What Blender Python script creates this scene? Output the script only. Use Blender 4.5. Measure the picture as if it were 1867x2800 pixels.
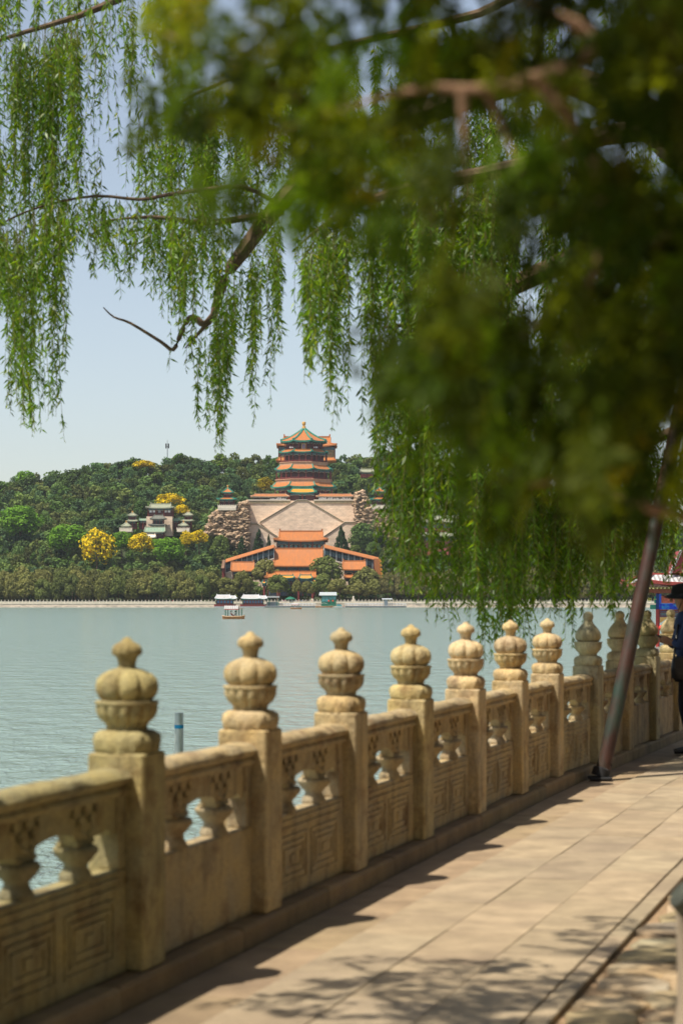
import bpy, bmesh, math, random
import numpy as np
from mathutils import Vector, Matrix
random.seed(7)
PI = math.pi
# ------------------------------------------------------------------ camera, sky, sun, exposure
scn = bpy.context.scene
for o in list(bpy.data.objects):
    bpy.data.objects.remove(o)
C = scn.collection
CAMZ, FPX, CU, HV = 1.56, 5445.0, 933.5, 1643.0      # eye height; focal length, centre and horizon measured on the photo
cam = bpy.data.cameras.new('camera')
cam.sensor_fit = 'VERTICAL'; cam.sensor_height = 36; cam.sensor_width = 24
cam.lens = 70.0; cam.shift_y = 243.0 / 2800
cam.clip_start = 0.05; cam.clip_end = 6000
cam.dof.use_dof = True; cam.dof.focus_distance = 110; cam.dof.aperture_fstop = 3.6
camo = bpy.data.objects.new('camera', cam); C.objects.link(camo)
camo.location = (0, 0, CAMZ); camo.rotation_euler = (PI/2, 0, 0)
scn.camera = camo
SUN = Vector((-0.57, -0.44, 1.45)).normalized()
w = bpy.data.worlds.new('World'); scn.world = w; w.use_nodes = True
nt = w.node_tree; bg = nt.nodes['Background']
sk = nt.nodes.new('ShaderNodeTexSky'); sk.sky_type = 'NISHITA'; sk.sun_disc = False
sk.sun_elevation = math.asin(SUN.z); sk.sun_rotation = math.atan2(SUN.x, SUN.y)
sk.air_density = 1.0; sk.dust_density = 1.1; sk.ozone_density = 0.0; sk.altitude = 50
hs = nt.nodes.new('ShaderNodeHueSaturation'); hs.inputs['Saturation'].default_value = 0.70
nt.links.new(sk.outputs[0], hs.inputs['Color']); nt.links.new(hs.outputs[0], bg.inputs[0]); bg.inputs[1].default_value = 0.108
sl = bpy.data.lights.new('sun', 'SUN'); sl.energy = 5.0; sl.angle = math.radians(0.53); sl.color = (1.0, 0.93, 0.82)
slo = bpy.data.objects.new('sun', sl); C.objects.link(slo)
slo.rotation_euler = SUN.to_track_quat('Z', 'Y').to_euler(); slo.location = (0, 0, 60)
vs = scn.view_settings; vs.view_transform = 'Standard'; vs.look = 'None'; vs.gamma = 1; vs.use_curve_mapping = False
vs.exposure = 0.42
scn.render.resolution_x = 682; scn.render.resolution_y = 1024

# ------------------------------------------------------------------ helpers
def X(u, Y): return (u - CU) * Y / FPX
def Z(v, Y): return CAMZ + (HV - v) * Y / FPX
def at(u, v, Y): return Vector((X(u, Y), Y, Z(v, Y)))
def atd(u, v, Y): return at(u * 1.19069, v * 1.19069, Y)
def tag(o, label=None, cat=None, group=None, kind=None):
    if label: o['label'] = label
    if cat: o['category'] = cat
    if group: o['group'] = group
    if kind: o['kind'] = kind
    return o
def empty(name, loc=(0, 0, 0), label=None, cat=None, group=None, rz=0):
    o = bpy.data.objects.new(name, None); C.objects.link(o)
    o.location = loc; o.rotation_euler = (0, 0, rz); o.empty_display_size = 0.2
    return tag(o, label, cat, group)
def inst(name, me, parent=None, loc=(0, 0, 0), rz=0, scale=None, tint=None):
    o = bpy.data.objects.new(name, me); C.objects.link(o)
    o.location = loc; o.rotation_euler = (0, 0, rz)
    if scale is not None: o.scale = scale
    if tint is not None: o.color = (*tint, 1)
    if parent is not None: o.parent = parent
    return o
class MB:
    def __init__(s): s.v = []; s.f = []; s.m = []
    def add(s, vs, fs, m=0):
        b = len(s.v); s.v += [tuple(p) for p in vs]
        s.f += [tuple(b + i for i in f) for f in fs]; s.m += [m] * len(fs); return s
    def box(s, x0, x1, y0, y1, z0, z1, m=0):
        vs = [(x0,y0,z0),(x1,y0,z0),(x1,y1,z0),(x0,y1,z0),(x0,y0,z1),(x1,y0,z1),(x1,y1,z1),(x0,y1,z1)]
        return s.add(vs, [(0,3,2,1),(4,5,6,7),(0,1,5,4),(1,2,6,5),(2,3,7,6),(3,0,4,7)], m)
    def bbox(s, x0, x1, y0, y1, z0, z1, b=0.01, m=0):          # chamfered box
        r = []
        for z, i in ((z0, b), (z0+b, 0), (z1-b, 0), (z1, b)):
            r.append([(x0+i,y0+i+b,z),(x0+i+b,y0+i,z),(x1-i-b,y0+i,z),(x1-i,y0+i+b,z),(x1-i,y1-i-b,z),(x1-i-b,y1-i,z),(x0+i+b,y1-i,z),(x0+i,y1-i-b,z)])
        return s.loft(r, True, m)
    def loft(s, rings, caps=True, m=0, closed=True):
        n = len(rings[0]); vs = [p for r in rings for p in r]; fs = []
        for k in range(len(rings)-1):
            for i in range(n if closed else n-1):
                j = (i+1) % n; fs.append((k*n+i, k*n+j, (k+1)*n+j, (k+1)*n+i))
        if caps:
            fs.append(tuple(range(n-1, -1, -1))); fs.append(tuple((len(rings)-1)*n + i for i in range(n)))
        return s.add(vs, fs, m)
    def prism(s, poly, y0, y1, m=0):                            # polygon (x,z) pushed from y0 to y1
        n = len(poly); a = sum(poly[i][0]*poly[(i+1)%n][1]-poly[(i+1)%n][0]*poly[i][1] for i in range(n))
        if a < 0: poly = poly[::-1]
        vs = [(x, y0, z) for x, z in poly] + [(x, y1, z) for x, z in poly]
        fs = [tuple(range(n)), tuple(range(2*n-1, n-1, -1))]
        fs += [(i, n+i, n+(i+1)%n, (i+1)%n) for i in range(n)]
        return s.add(vs, fs, m)
    def lathe(s, prof, n=16, c=(0,0,0), flute=None, m=0):       # prof: (r,z) from the bottom up
        rings = []
        for r, z in prof:
            ring = []
            for i in range(n):
                a = 2*PI*i/n; k = flute(a, z) if flute else 1
                ring.append((c[0]+r*k*math.cos(a), c[1]+r*k*math.sin(a), c[2]+z))
            rings.append(ring)
        return s.loft(rings, True, m)
    def tube(s, pts, rad, n=6, m=0):
        pts = [Vector(p) for p in pts]; rings = []
        if not hasattr(rad, '__len__'): rad = [rad]*len(pts)
        for i, p in enumerate(pts):
            d = (pts[min(i+1, len(pts)-1)] - pts[max(i-1, 0)])
            d = d.normalized() if d.length > 1e-9 else Vector((0,0,1))
            ref = Vector((0,0,1)) if abs(d.z) < 0.9 else Vector((1,0,0))
            a = d.cross(ref).normalized(); b = a.cross(d)
            rings.append([tuple(p + rad[i]*(math.cos(-2*PI*k/n)*a + math.sin(-2*PI*k/n)*b)) for k in range(n)])
        return s.loft(rings, True, m)
    def mesh(s, name, mats, smooth=False):
        me = bpy.data.meshes.new(name); me.from_pydata(s.v, [], s.f)
        if not isinstance(mats, (list, tuple)): mats = [mats]
        for m in mats: me.materials.append(m)
        me.polygons.foreach_set('material_index', s.m)
        if smooth:
            me.polygons.foreach_set('use_smooth', [True]*len(s.f))
            try: me.set_sharp_from_angle(angle=math.radians(42))
            except Exception: pass
        me.update(); return me
    def build(s, name, mats, parent=None, smooth=False, tint=None):
        return inst(name, s.mesh(name, mats, smooth), parent, tint=tint)
def quads_mesh(name, q, mats, tint=None, normals=None):          # q: (N,4,3)
    n = len(q); me = bpy.data.meshes.new(name)
    me.vertices.add(4*n); me.vertices.foreach_set('co', np.ascontiguousarray(q, dtype=np.float32).reshape(-1))
    me.loops.add(4*n); me.loops.foreach_set('vertex_index', np.arange(4*n, dtype=np.int32))
    me.polygons.add(n); me.polygons.foreach_set('loop_start', np.arange(0, 4*n, 4, dtype=np.int32))
    try: me.polygons.foreach_set('loop_total', np.full(n, 4, dtype=np.int32))
    except Exception: pass
    if not isinstance(mats, (list, tuple)): mats = [mats]
    for m in mats: me.materials.append(m)
    me.update(calc_edges=True)
    if tint is not None:
        a = me.attributes.new('tint', 'FLOAT_COLOR', 'POINT')
        c = np.ones((n, 4, 4), dtype=np.float32); c[:, :, :3] = np.asarray(tint, dtype=np.float32).reshape(n, 1, -1)
        a.data.foreach_set('color', c.reshape(-1))
    me.validate(); return me

# ------------------------------------------------------------------ materials
def _m(name):
    m = bpy.data.materials.new(name); m.use_nodes = True
    return m, m.node_tree, m.node_tree.nodes['Principled BSDF']
def N(t, typ, **kw):
    n = t.nodes.new(typ)
    for k, v in kw.items(): setattr(n, k, v)
    return n
def surf(name, col, rough=0.7, var=0.18, scale=3.0, col2=None, scale2=None, amt2=0.5, bump=0.0, bscale=None, tint=False, metal=0.0, spec=0.4, detail=6, stretch=None):
    m, t, b = _m(name); L = t.links
    tc = N(t, 'ShaderNodeTexCoord'); oi = N(t, 'ShaderNodeObjectInfo')
    ad = N(t, 'ShaderNodeVectorMath', operation='MULTIPLY_ADD')
    L.new(oi.outputs['Random'], ad.inputs[0]); ad.inputs[1].default_value = (37, 53, 71); L.new(tc.outputs['Object'], ad.inputs[2])
    vec = ad.outputs[0]
    if stretch:
        mp = N(t, 'ShaderNodeMapping'); mp.inputs['Scale'].default_value = stretch; L.new(vec, mp.inputs[0]); vec = mp.outputs[0]
    n1 = N(t, 'ShaderNodeTexNoise'); n1.inputs['Scale'].default_value = scale; n1.inputs['Detail'].default_value = detail; n1.inputs['Roughness'].default_value = 0.65
    L.new(vec, n1.inputs['Vector'])
    r = N(t, 'ShaderNodeMapRange'); r.inputs[1].default_value = 0.3; r.inputs[2].default_value = 0.7; r.inputs[3].default_value = 1-var; r.inputs[4].default_value = 1+var
    L.new(n1.outputs[0], r.inputs[0])
    mu = N(t, 'ShaderNodeMix', data_type='RGBA', blend_type='MULTIPLY'); mu.inputs[0].default_value = 1
    mu.inputs[6].default_value = (*col, 1); L.new(r.outputs[0], mu.inputs[7]); out = mu.outputs[2]
    if col2:
        n2 = N(t, 'ShaderNodeTexNoise'); n2.inputs['Scale'].default_value = scale2 or scale*0.4; n2.inputs['Detail'].default_value = 5; L.new(vec, n2.inputs['Vector'])
        r2 = N(t, 'ShaderNodeMapRange'); r2.inputs[1].default_value = 0.48; r2.inputs[2].default_value = 0.68; r2.inputs[4].default_value = amt2; L.new(n2.outputs[0], r2.inputs[0])
        mx = N(t, 'ShaderNodeMix', data_type='RGBA'); L.new(r2.outputs[0], mx.inputs[0]); L.new(out, mx.inputs[6]); mx.inputs[7].default_value = (*col2, 1); out = mx.outputs[2]
    if tint:
        mt = N(t, 'ShaderNodeMix', data_type='RGBA', blend_type='MULTIPLY'); mt.inputs[0].default_value = 1
        L.new(out, mt.inputs[6]); L.new(oi.outputs['Color'], mt.inputs[7]); out = mt.outputs[2]
    L.new(out, b.inputs['Base Color'])
    b.inputs['Roughness'].default_value = rough; b.inputs['Metallic'].default_value = metal; b.inputs['Specular IOR Level'].default_value = spec
    if bump:
        nb = N(t, 'ShaderNodeTexNoise'); nb.inputs['Scale'].default_value = bscale or scale*6; nb.inputs['Detail'].default_value = 8; nb.inputs['Roughness'].default_value = 0.7; L.new(vec, nb.inputs['Vector'])
        bp = N(t, 'ShaderNodeBump'); bp.inputs['Strength'].default_value = bump; bp.inputs['Distance'].default_value = 0.02; L.new(nb.outputs[0], bp.inputs['Height']); L.new(bp.outputs[0], b.inputs['Normal'])
    return m
def leafmat(name, col, trans, attr=True, tmix=0.4, rough=0.45, yellow=None, obj=False, spec=0.35):
    m, t, b = _m(name); L = t.links
    out = N(t, 'ShaderNodeRGB').outputs[0]; out.default_value = (*col, 1); tr = N(t, 'ShaderNodeRGB').outputs[0]; tr.default_value = (*trans, 1)
    if attr:
        a = N(t, 'ShaderNodeAttribute', attribute_name='tint')
        def mul(x, y):
            k = N(t, 'ShaderNodeMix', data_type='RGBA', blend_type='MULTIPLY'); k.inputs[0].default_value = 1; L.new(x, k.inputs[6]); L.new(y, k.inputs[7]); return k.outputs[2]
        out = mul(out, a.outputs['Color']); tr = mul(tr, a.outputs['Color'])
        if obj:
            oi = N(t, 'ShaderNodeObjectInfo'); out = mul(out, oi.outputs['Color']); tr = mul(tr, oi.outputs['Color'])
    L.new(out, b.inputs['Base Color']); b.inputs['Roughness'].default_value = rough; b.inputs['Specular IOR Level'].default_value = spec
    tn = N(t, 'ShaderNodeBsdfTranslucent'); L.new(tr, tn.inputs[0])
    mx = N(t, 'ShaderNodeMixShader'); mx.inputs[0].default_value = tmix
    L.new(b.outputs[0], mx.inputs[1]); L.new(tn.outputs[0], mx.inputs[2]); L.new(mx.outputs[0], t.nodes['Material Output'].inputs[0])
    return m
def stonemat():
    m, t, b = _m('weathered_marble'); L = t.links
    tc = N(t, 'ShaderNodeTexCoord'); oi = N(t, 'ShaderNodeObjectInfo'); ad = N(t, 'ShaderNodeVectorMath', operation='MULTIPLY_ADD')
    L.new(oi.outputs['Random'], ad.inputs[0]); ad.inputs[1].default_value = (37, 53, 71); L.new(tc.outputs['Object'], ad.inputs[2]); vec = ad.outputs[0]
    def noise(sc, st=(1, 1, 1), det=6, ro=0.65):
        mp = N(t, 'ShaderNodeMapping'); mp.inputs['Scale'].default_value = st; L.new(vec, mp.inputs[0])
        n = N(t, 'ShaderNodeTexNoise'); n.inputs['Scale'].default_value = sc; n.inputs['Detail'].default_value = det; n.inputs['Roughness'].default_value = ro; L.new(mp.outputs[0], n.inputs['Vector']); return n.outputs[0]
    def rng(x, a, b, c, d):
        r = N(t, 'ShaderNodeMapRange'); r.inputs[1].default_value = a; r.inputs[2].default_value = b; r.inputs[3].default_value = c; r.inputs[4].default_value = d; L.new(x, r.inputs[0]); return r.outputs[0]
    def mix(f, x, y, bl='MIX'):
        k = N(t, 'ShaderNodeMix', data_type='RGBA', blend_type=bl)
        if f is None: k.inputs[0].default_value = 1
        else: L.new(f, k.inputs[0])
        for sck, val in ((k.inputs[6], x), (k.inputs[7], y)):
            if isinstance(val, tuple): sck.default_value = (*val, 1)
            else: L.new(val, sck)
        return k.outputs[2]
    c = mix(rng(noise(3.0), 0.36, 0.62, 0, 1), (0.60, 0.435, 0.205), (0.46, 0.365, 0.225))
    c = mix(rng(noise(5.5, det=8), 0.52, 0.70, 0, 0.85), c, (0.24, 0.135, 0.06))          # brown iron stains
    c = mix(rng(noise(2.0, (5, 5, 0.8)), 0.50, 0.70, 0, 0.75), c, (0.17, 0.125, 0.07))     # rain streaks
    c = mix(rng(noise(9.0, det=9, ro=0.75), 0.60, 0.72, 0, 0.8), c, (0.09, 0.075, 0.05))   # dark lichen
    c = mix(None, c, rng(noise(70, det=3), 0.3, 0.7, 0.78, 1.18), 'MULTIPLY')
    c = mix(None, c, oi.outputs['Color'], 'MULTIPLY')
    L.new(c, b.inputs['Base Color']); b.inputs['Roughness'].default_value = 0.85; b.inputs['Specular IOR Level'].default_value = 0.3
    b1 = N(t, 'ShaderNodeBump'); b1.inputs['Strength'].default_value = 0.9; b1.inputs['Distance'].default_value = 0.03; L.new(noise(14, det=9, ro=0.72), b1.inputs['Height'])
    L.new(b1.outputs[0], b.inputs['Normal']); return m
STONE = stonemat()
KERB = surf('kerb_stone', (0.27, 0.185, 0.09), 0.88, 0.3, 4, (0.22, 0.15, 0.09), 3, 0.6, 0.6, 40, tint=True)
SLAB = surf('paving_stone', (0.345, 0.266, 0.168), 0.85, 0.24, 4.5, (0.22, 0.165, 0.11), 1.9, 0.6, 0.6, 45, tint=True)
ROUGH = surf('rough_flagstone', (0.36, 0.26, 0.15), 0.88, 0.3, 4, (0.40, 0.38, 0.30), 2, 0.5, 0.7, 30, tint=True)
DIRT = surf('joint_dirt', (0.30, 0.20, 0.11), 0.95, 0.3, 6, bump=0.6, bscale=30)
QUAY = surf('quay_masonry', (0.30, 0.25, 0.18), 0.9, 0.3, 2, bump=0.5)
BARK = surf('bark', (0.12, 0.075, 0.045), 0.9, 0.35, 6, (0.2, 0.13, 0.07), 9, 0.5, 0.8, 30)
CYBARK = surf('cypress_bark', (0.36, 0.21, 0.125), 0.85, 0.3, 30, bump=0.5, bscale=120)
HILL = surf('hillside_soil', (0.035, 0.05, 0.015), 0.95, 0.4, 0.05)
ORANGE = None
def tilemat(name, col, col2, rib=0.36, rough=0.45):
    m, t, b = _m(name); L = t.links
    tc = N(t, 'ShaderNodeTexCoord'); sp = N(t, 'ShaderNodeSeparateXYZ'); L.new(tc.outputs['Object'], sp.inputs[0])
    mm = N(t, 'ShaderNodeMath', operation='MULTIPLY'); mm.inputs[1].default_value = 2*PI/rib; L.new(sp.outputs[0], mm.inputs[0])
    sn = N(t, 'ShaderNodeMath', operation='SINE'); L.new(mm.outputs[0], sn.inputs[0])
    mr = N(t, 'ShaderNodeMapRange'); mr.inputs[1].default_value = -1; mr.inputs[2].default_value = 0.2; mr.inputs[3].default_value = 0.62; L.new(sn.outputs[0], mr.inputs[0])
    n1 = N(t, 'ShaderNodeTexNoise'); n1.inputs['Scale'].default_value = 0.8; n1.inputs['Detail'].default_value = 8; n1.inputs['Roughness'].default_value = 0.75
    mpt = N(t, 'ShaderNodeMapping'); mpt.inputs['Scale'].default_value = (1.6, 0.25, 0.25); L.new(tc.outputs['Object'], mpt.inputs[0]); L.new(mpt.outputs[0], n1.inputs['Vector'])
    r1 = N(t, 'ShaderNodeMapRange'); r1.inputs[1].default_value = 0.35; r1.inputs[2].default_value = 0.68; L.new(n1.outputs[0], r1.inputs[0])
    mx = N(t, 'ShaderNodeMix', data_type='RGBA'); L.new(r1.outputs[0], mx.inputs[0]); mx.inputs[6].default_value = (*col, 1); mx.inputs[7].default_value = (*col2, 1)
    mu = N(t, 'ShaderNodeMix', data_type='RGBA', blend_type='MULTIPLY'); mu.inputs[0].default_value = 1; L.new(mx.outputs[2], mu.inputs[6]); L.new(mr.outputs[0], mu.inputs[7])
    L.new(mu.outputs[2], b.inputs['Base Color']); b.inputs['Roughness'].default_value = rough
    bp = N(t, 'ShaderNodeBump'); bp.inputs['Strength'].default_value = 0.6; bp.inputs['Distance'].default_value = 0.1; L.new(sn.outputs[0], bp.inputs['Height']); L.new(bp.outputs[0], b.inputs['Normal'])
    return m
ORANGE = tilemat('orange_glazed_tile', (0.62, 0.20, 0.04), (0.40, 0.165, 0.065))
YELLOW = tilemat('yellow_glazed_tile', (0.78, 0.36, 0.03), (0.70, 0.27, 0.04))
GTILE = tilemat('grey_green_tile', (0.42, 0.40, 0.28), (0.28, 0.33, 0.22))
GREENTILE = tilemat('green_tile', (0.16, 0.36, 0.24), (0.40, 0.42, 0.30))
DARKTILE = tilemat('dark_bronze_tile', (0.16, 0.16, 0.13), (0.24, 0.24, 0.19))
WTILE = tilemat('pale_grey_tile', (0.62, 0.60, 0.58), (0.50, 0.48, 0.46), 0.3)
TEAL = surf('green_glazed_trim', (0.025, 0.17, 0.12), 0.4, 0.3, 0.6, (0.05, 0.30, 0.20), 0.8, 0.8)
RED = surf('red_lacquer', (0.20, 0.035, 0.03), 0.55, 0.25, 0.8)
DRED = surf('dark_red_lattice', (0.085, 0.026, 0.026), 0.6, 0.35, 1.0)
BLUEB = surf('painted_beam', (0.06, 0.12, 0.16), 0.6, 0.5, 1.5, (0.10, 0.20, 0.13), 2.0, 0.8)
CREAM = surf('cream_fringe', (0.55, 0.47, 0.33), 0.7, 0.2, 1)
LEDGE = surf('pinkish_ledge', (0.46, 0.27, 0.17), 0.7, 0.25, 0.7)
GOLD = surf('gilt', (0.65, 0.36, 0.10), 0.4, 0.2, 2)
PALE = surf('pale_marble', (0.62, 0.55, 0.44), 0.7, 0.15, 0.6)
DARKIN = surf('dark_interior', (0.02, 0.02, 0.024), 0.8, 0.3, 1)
WHITE = surf('white_paint', (0.78, 0.78, 0.78), 0.55, 0.06, 1)
TEALGLASS = surf('teal_glass', (0.05, 0.20, 0.21), 0.15, 0.3, 0.7, spec=0.7)
GREENP = surf('green_paint', (0.015, 0.13, 0.075), 0.45, 0.2, 2)
WOOD = surf('varnished_hull', (0.42, 0.17, 0.06), 0.45, 0.25, 2)
GREYP = surf('grey_paint', (0.30, 0.33, 0.34), 0.6, 0.15, 1)
BLACKP = surf('black_rubber', (0.015, 0.015, 0.016), 0.7, 0.2, 2)
BLUEG = surf('blue_glass', (0.05, 0.14, 0.26), 0.2, 0.2, 2, spec=0.7)
def wallmat():
    m, t, b = _m('tan_brick_wall'); L = t.links
    tc = N(t, 'ShaderNodeTexCoord'); mp = N(t, 'ShaderNodeMapping'); mp.inputs['Rotation'].default_value = (PI/2, 0, 0); L.new(tc.outputs['Object'], mp.inputs[0])
    br = N(t, 'ShaderNodeTexBrick'); br.inputs['Scale'].default_value = 1; br.inputs['Brick Width'].default_value = 2.2; br.inputs['Row Height'].default_value = 0.85; br.inputs['Mortar Size'].default_value = 0.06
    br.inputs['Color1'].default_value = (0.80, 0.62, 0.46, 1); br.inputs['Color2'].default_value = (0.74, 0.565, 0.41, 1); br.inputs['Mortar'].default_value = (0.62, 0.47, 0.34, 1); L.new(mp.outputs[0], br.inputs['Vector'])
    n1 = N(t, 'ShaderNodeTexNoise'); n1.inputs['Scale'].default_value = 0.25; n1.inputs['Detail'].default_value = 9; n1.inputs['Roughness'].default_value = 0.7
    ms = N(t, 'ShaderNodeMapping'); ms.inputs['Scale'].default_value = (1, 1, 2.2); L.new(tc.outputs['Object'], ms.inputs[0]); L.new(ms.outputs[0], n1.inputs['Vector'])
    r1 = N(t, 'ShaderNodeMapRange'); r1.inputs[1].default_value = 0.33; r1.inputs[2].default_value = 0.62; r1.inputs[3].default_value = 0.72; r1.inputs[4].default_value = 1.08; L.new(n1.outputs[0], r1.inputs[0])
    mu = N(t, 'ShaderNodeMix', data_type='RGBA', blend_type='MULTIPLY'); mu.inputs[0].default_value = 1; L.new(br.outputs[0], mu.inputs[6]); L.new(r1.outputs[0], mu.inputs[7]); L.new(mu.outputs[2], b.inputs['Base Color'])
    b.inputs['Roughness'].default_value = 0.9; return m
TANWALL = wallmat()
PARAPET = surf('mossy_parapet', (0.33, 0.27, 0.16), 0.9, 0.4, 1.2)
ROCK = surf('ochre_rock', (0.40, 0.275, 0.17), 0.9, 0.45, 0.9, (0.14, 0.10, 0.075), 0.5, 0.8, 0.8, 1.2)
FARLEAF = leafmat('far_foliage', (1, 1, 1), (1.1, 1.15, 0.6), tmix=0.22, rough=0.7, obj=True, spec=0.12)
WOODLEAF = leafmat('wood_foliage', (1, 1, 1), (1.1, 1.15, 0.6), tmix=0.22, rough=0.7, spec=0.12)
WILLEAF = leafmat('willow_leaf', (0.068, 0.135, 0.007), (0.27, 0.42, 0.006), tmix=0.40, rough=0.42, spec=0.35)
CYLEAF = leafmat('cypress_leaf', (0.09, 0.115, 0.010), (0.27, 0.31, 0.012), tmix=0.42, rough=0.6, spec=0.15)
def watermat():
    m, t, b = _m('lake_water'); L = t.links
    b.inputs['Base Color'].default_value = (0.215, 0.295, 0.258, 1); b.inputs['Roughness'].default_value = 0.12; b.inputs['IOR'].default_value = 1.33; b.inputs['Specular IOR Level'].default_value = 0.5
    tc = N(t, 'ShaderNodeTexCoord')
    def noise(sc, st, det):
        mp = N(t, 'ShaderNodeMapping'); mp.inputs['Scale'].default_value = st; L.new(tc.outputs['Object'], mp.inputs[0])
        n = N(t, 'ShaderNodeTexNoise'); n.inputs['Scale'].default_value = sc; n.inputs['Detail'].default_value = det; n.inputs['Roughness'].default_value = 0.55; L.new(mp.outputs[0], n.inputs['Vector']); return n.outputs[0]
    a = noise(2.4, (1.9, 0.85, 1), 5); c = noise(0.62, (1.5, 0.8, 1), 4)
    b1 = N(t, 'ShaderNodeBump'); b1.inputs['Strength'].default_value = 1.0; b1.inputs['Distance'].default_value = 0.42; L.new(c, b1.inputs['Height'])
    b2 = N(t, 'ShaderNodeBump'); b2.inputs['Strength'].default_value = 1.0; b2.inputs['Distance'].default_value = 0.16; L.new(a, b2.inputs['Height']); L.new(b1.outputs[0], b2.inputs['Normal'])
    L.new(b2.outputs[0], b.inputs['Normal']); return m
WATER = watermat()

# ------------------------------------------------------------------ rail line of the near quay
P1 = Vector((-0.865, 8.04)); D1 = Vector((0.286, 0.958)).normalized(); ST = 1.509
P7 = P1 + D1*ST*6; P8 = P7 + Vector((0.526, 1.49)); D2 = Vector((0.318, 0.948)).normalized(); ST2 = 1.56
S7 = ST*6
def nrm(d): return Vector((d.y, -d.x))
def W(s, n, z=0.0):
    if s <= S7: p = P1 + D1*s + nrm(D1)*n
    else: p = P7 + D2*(s-S7) + nrm(D2)*n
    return Vector((p.x, p.y, z))
KZ = 0.09; WL = -1.44
# ------------------------------------------------------------------ setting: lake, walkway, quay, far hill
lm = MB(); lm.add([(-620, -300, WL), (620, -300, WL), (620, 940, WL), (-620, 940, WL)], [(0, 1, 2, 3)])
lake = tag(lm.build('lake_water', WATER), kind='structure')
walk = tag(empty('walkway'), kind='structure')
ss = [-20, S7, S7+40]
gm = MB(); pts = [W(s, -0.2, -0.03) for s in ss] + [W(s, 60, -0.03) for s in reversed(ss)]
gm.add(pts, [tuple(range(len(pts)-1, -1, -1))])
gm.build('bedding', DIRT, walk)
qm = MB()
for a, b in zip(ss[:-1], ss[1:]):
    p, q = W(a, -0.2), W(b, -0.2)
    qm.add([(p.x, p.y, -3), (q.x, q.y, -3), (q.x, q.y, KZ-0.005), (p.x, p.y, KZ-0.005)], [(0, 3, 2, 1)])
qm.build('quay_wall', QUAY, walk)
def slab_piece(name, s0, s1, n0, n1, z0, z1, mat, tint, b=0.008, tilt=0.0):
    g = 0.002; rings = []
    dz = [random.uniform(-tilt, tilt) for _ in range(4)]
    for z, i in ((z0, 0), (z1-b, 0), (z1, b)):
        c = [(s0+g+i, n0+g+i), (s1-g-i, n0+g+i), (s1-g-i, n1-g-i), (s0+g+i, n1-g-i)]
        rings.append([tuple(W(a, n, z + (dz[k] if z > z0 else 0))) for k, (a, n) in enumerate(c)])
    mb = MB(); mb.loft([r[::-1] for r in rings], True)
    return mb.build(name, mat, walk, tint=tint)
def vt(a=0.1, base=(1, 1, 1)):
    k = 1 + random.uniform(-a, a); return (base[0]*k*(1+random.uniform(-a, a)*0.3), base[1]*k, base[2]*k*(1+random.uniform(-a, a)*0.4))
s = -4.0
while s < S7+14:
    L_ = random.uniform(0.95, 1.5)
    slab_piece('kerb_stone', s, s+L_, -0.2, 0.155, -0.05, KZ + random.uniform(-0.006, 0.004), KERB, vt(0.16), 0.015)
    s += L_
rows = [(0.157, 0.53, 0.9, 1.5), (0.53, 0.905, 0.7, 1.1), (0.905, 1.28, 0.7, 1.1), (1.28, 1.655, 0.7, 1.1), (1.662, 1.755, 0.8, 1.3)]
for k, (n0, n1, l0, l1) in enumerate(rows):
    s = -4.0 + random.uniform(-0.5, 0)
    while s < S7+12:
        L_ = random.uniform(l0, l1)
        t = vt(0.07) if k else vt(0.1, (0.92, 0.86, 0.8))
        slab_piece('paving_slab', s, s+L_, n0, n1, -0.04, random.uniform(-0.003, 0.002) + (0.0 if k else -0.012), SLAB, t, 0.003, 0.0012)
        s += L_
# rough flagstones right of the border strip
rs = random.Random(3)
def flag(cs, cn, rr, asp):
    n = rs.randint(6, 8); ph = rs.uniform(0, 6); z1 = rs.uniform(-0.012, 0.0)
    ring = []
    for i in range(n):
        a = ph - 2*PI*i/n; q = rr*rs.uniform(0.84, 1.12)
        ring.append((cs + q*math.cos(a)*asp, cn + q*math.sin(a)))
    mb = MB(); rings = []
    for z, k in ((-0.06, 1.0), (z1-0.02, 1.0), (z1-0.005, 0.95), (z1, 0.86)):
        rings.append([tuple(W(cs+(a-cs)*k, cn+(b-cn)*k, z+rs.uniform(-0.003, 0.003))) for a, b in ring])
    mb.loft(rings, True)
    t = rs.choice([(1, 1, 1), (1.1, 1.05, 0.98), (0.9, 0.88, 0.85), (0.85, 0.9, 0.82), (1.12, 1.06, 0.95)])
    mb.build('flagstone', ROUGH, walk, True, vt(0.1, t))
for i in range(-12, 22):
    for j in range(5):
        flag(-2.2 + i*0.36 + (j % 2)*0.18 + rs.uniform(-0.05, 0.05), 1.93 + j*0.27 + rs.uniform(-0.03, 0.03), 0.165, 1.22)
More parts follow.
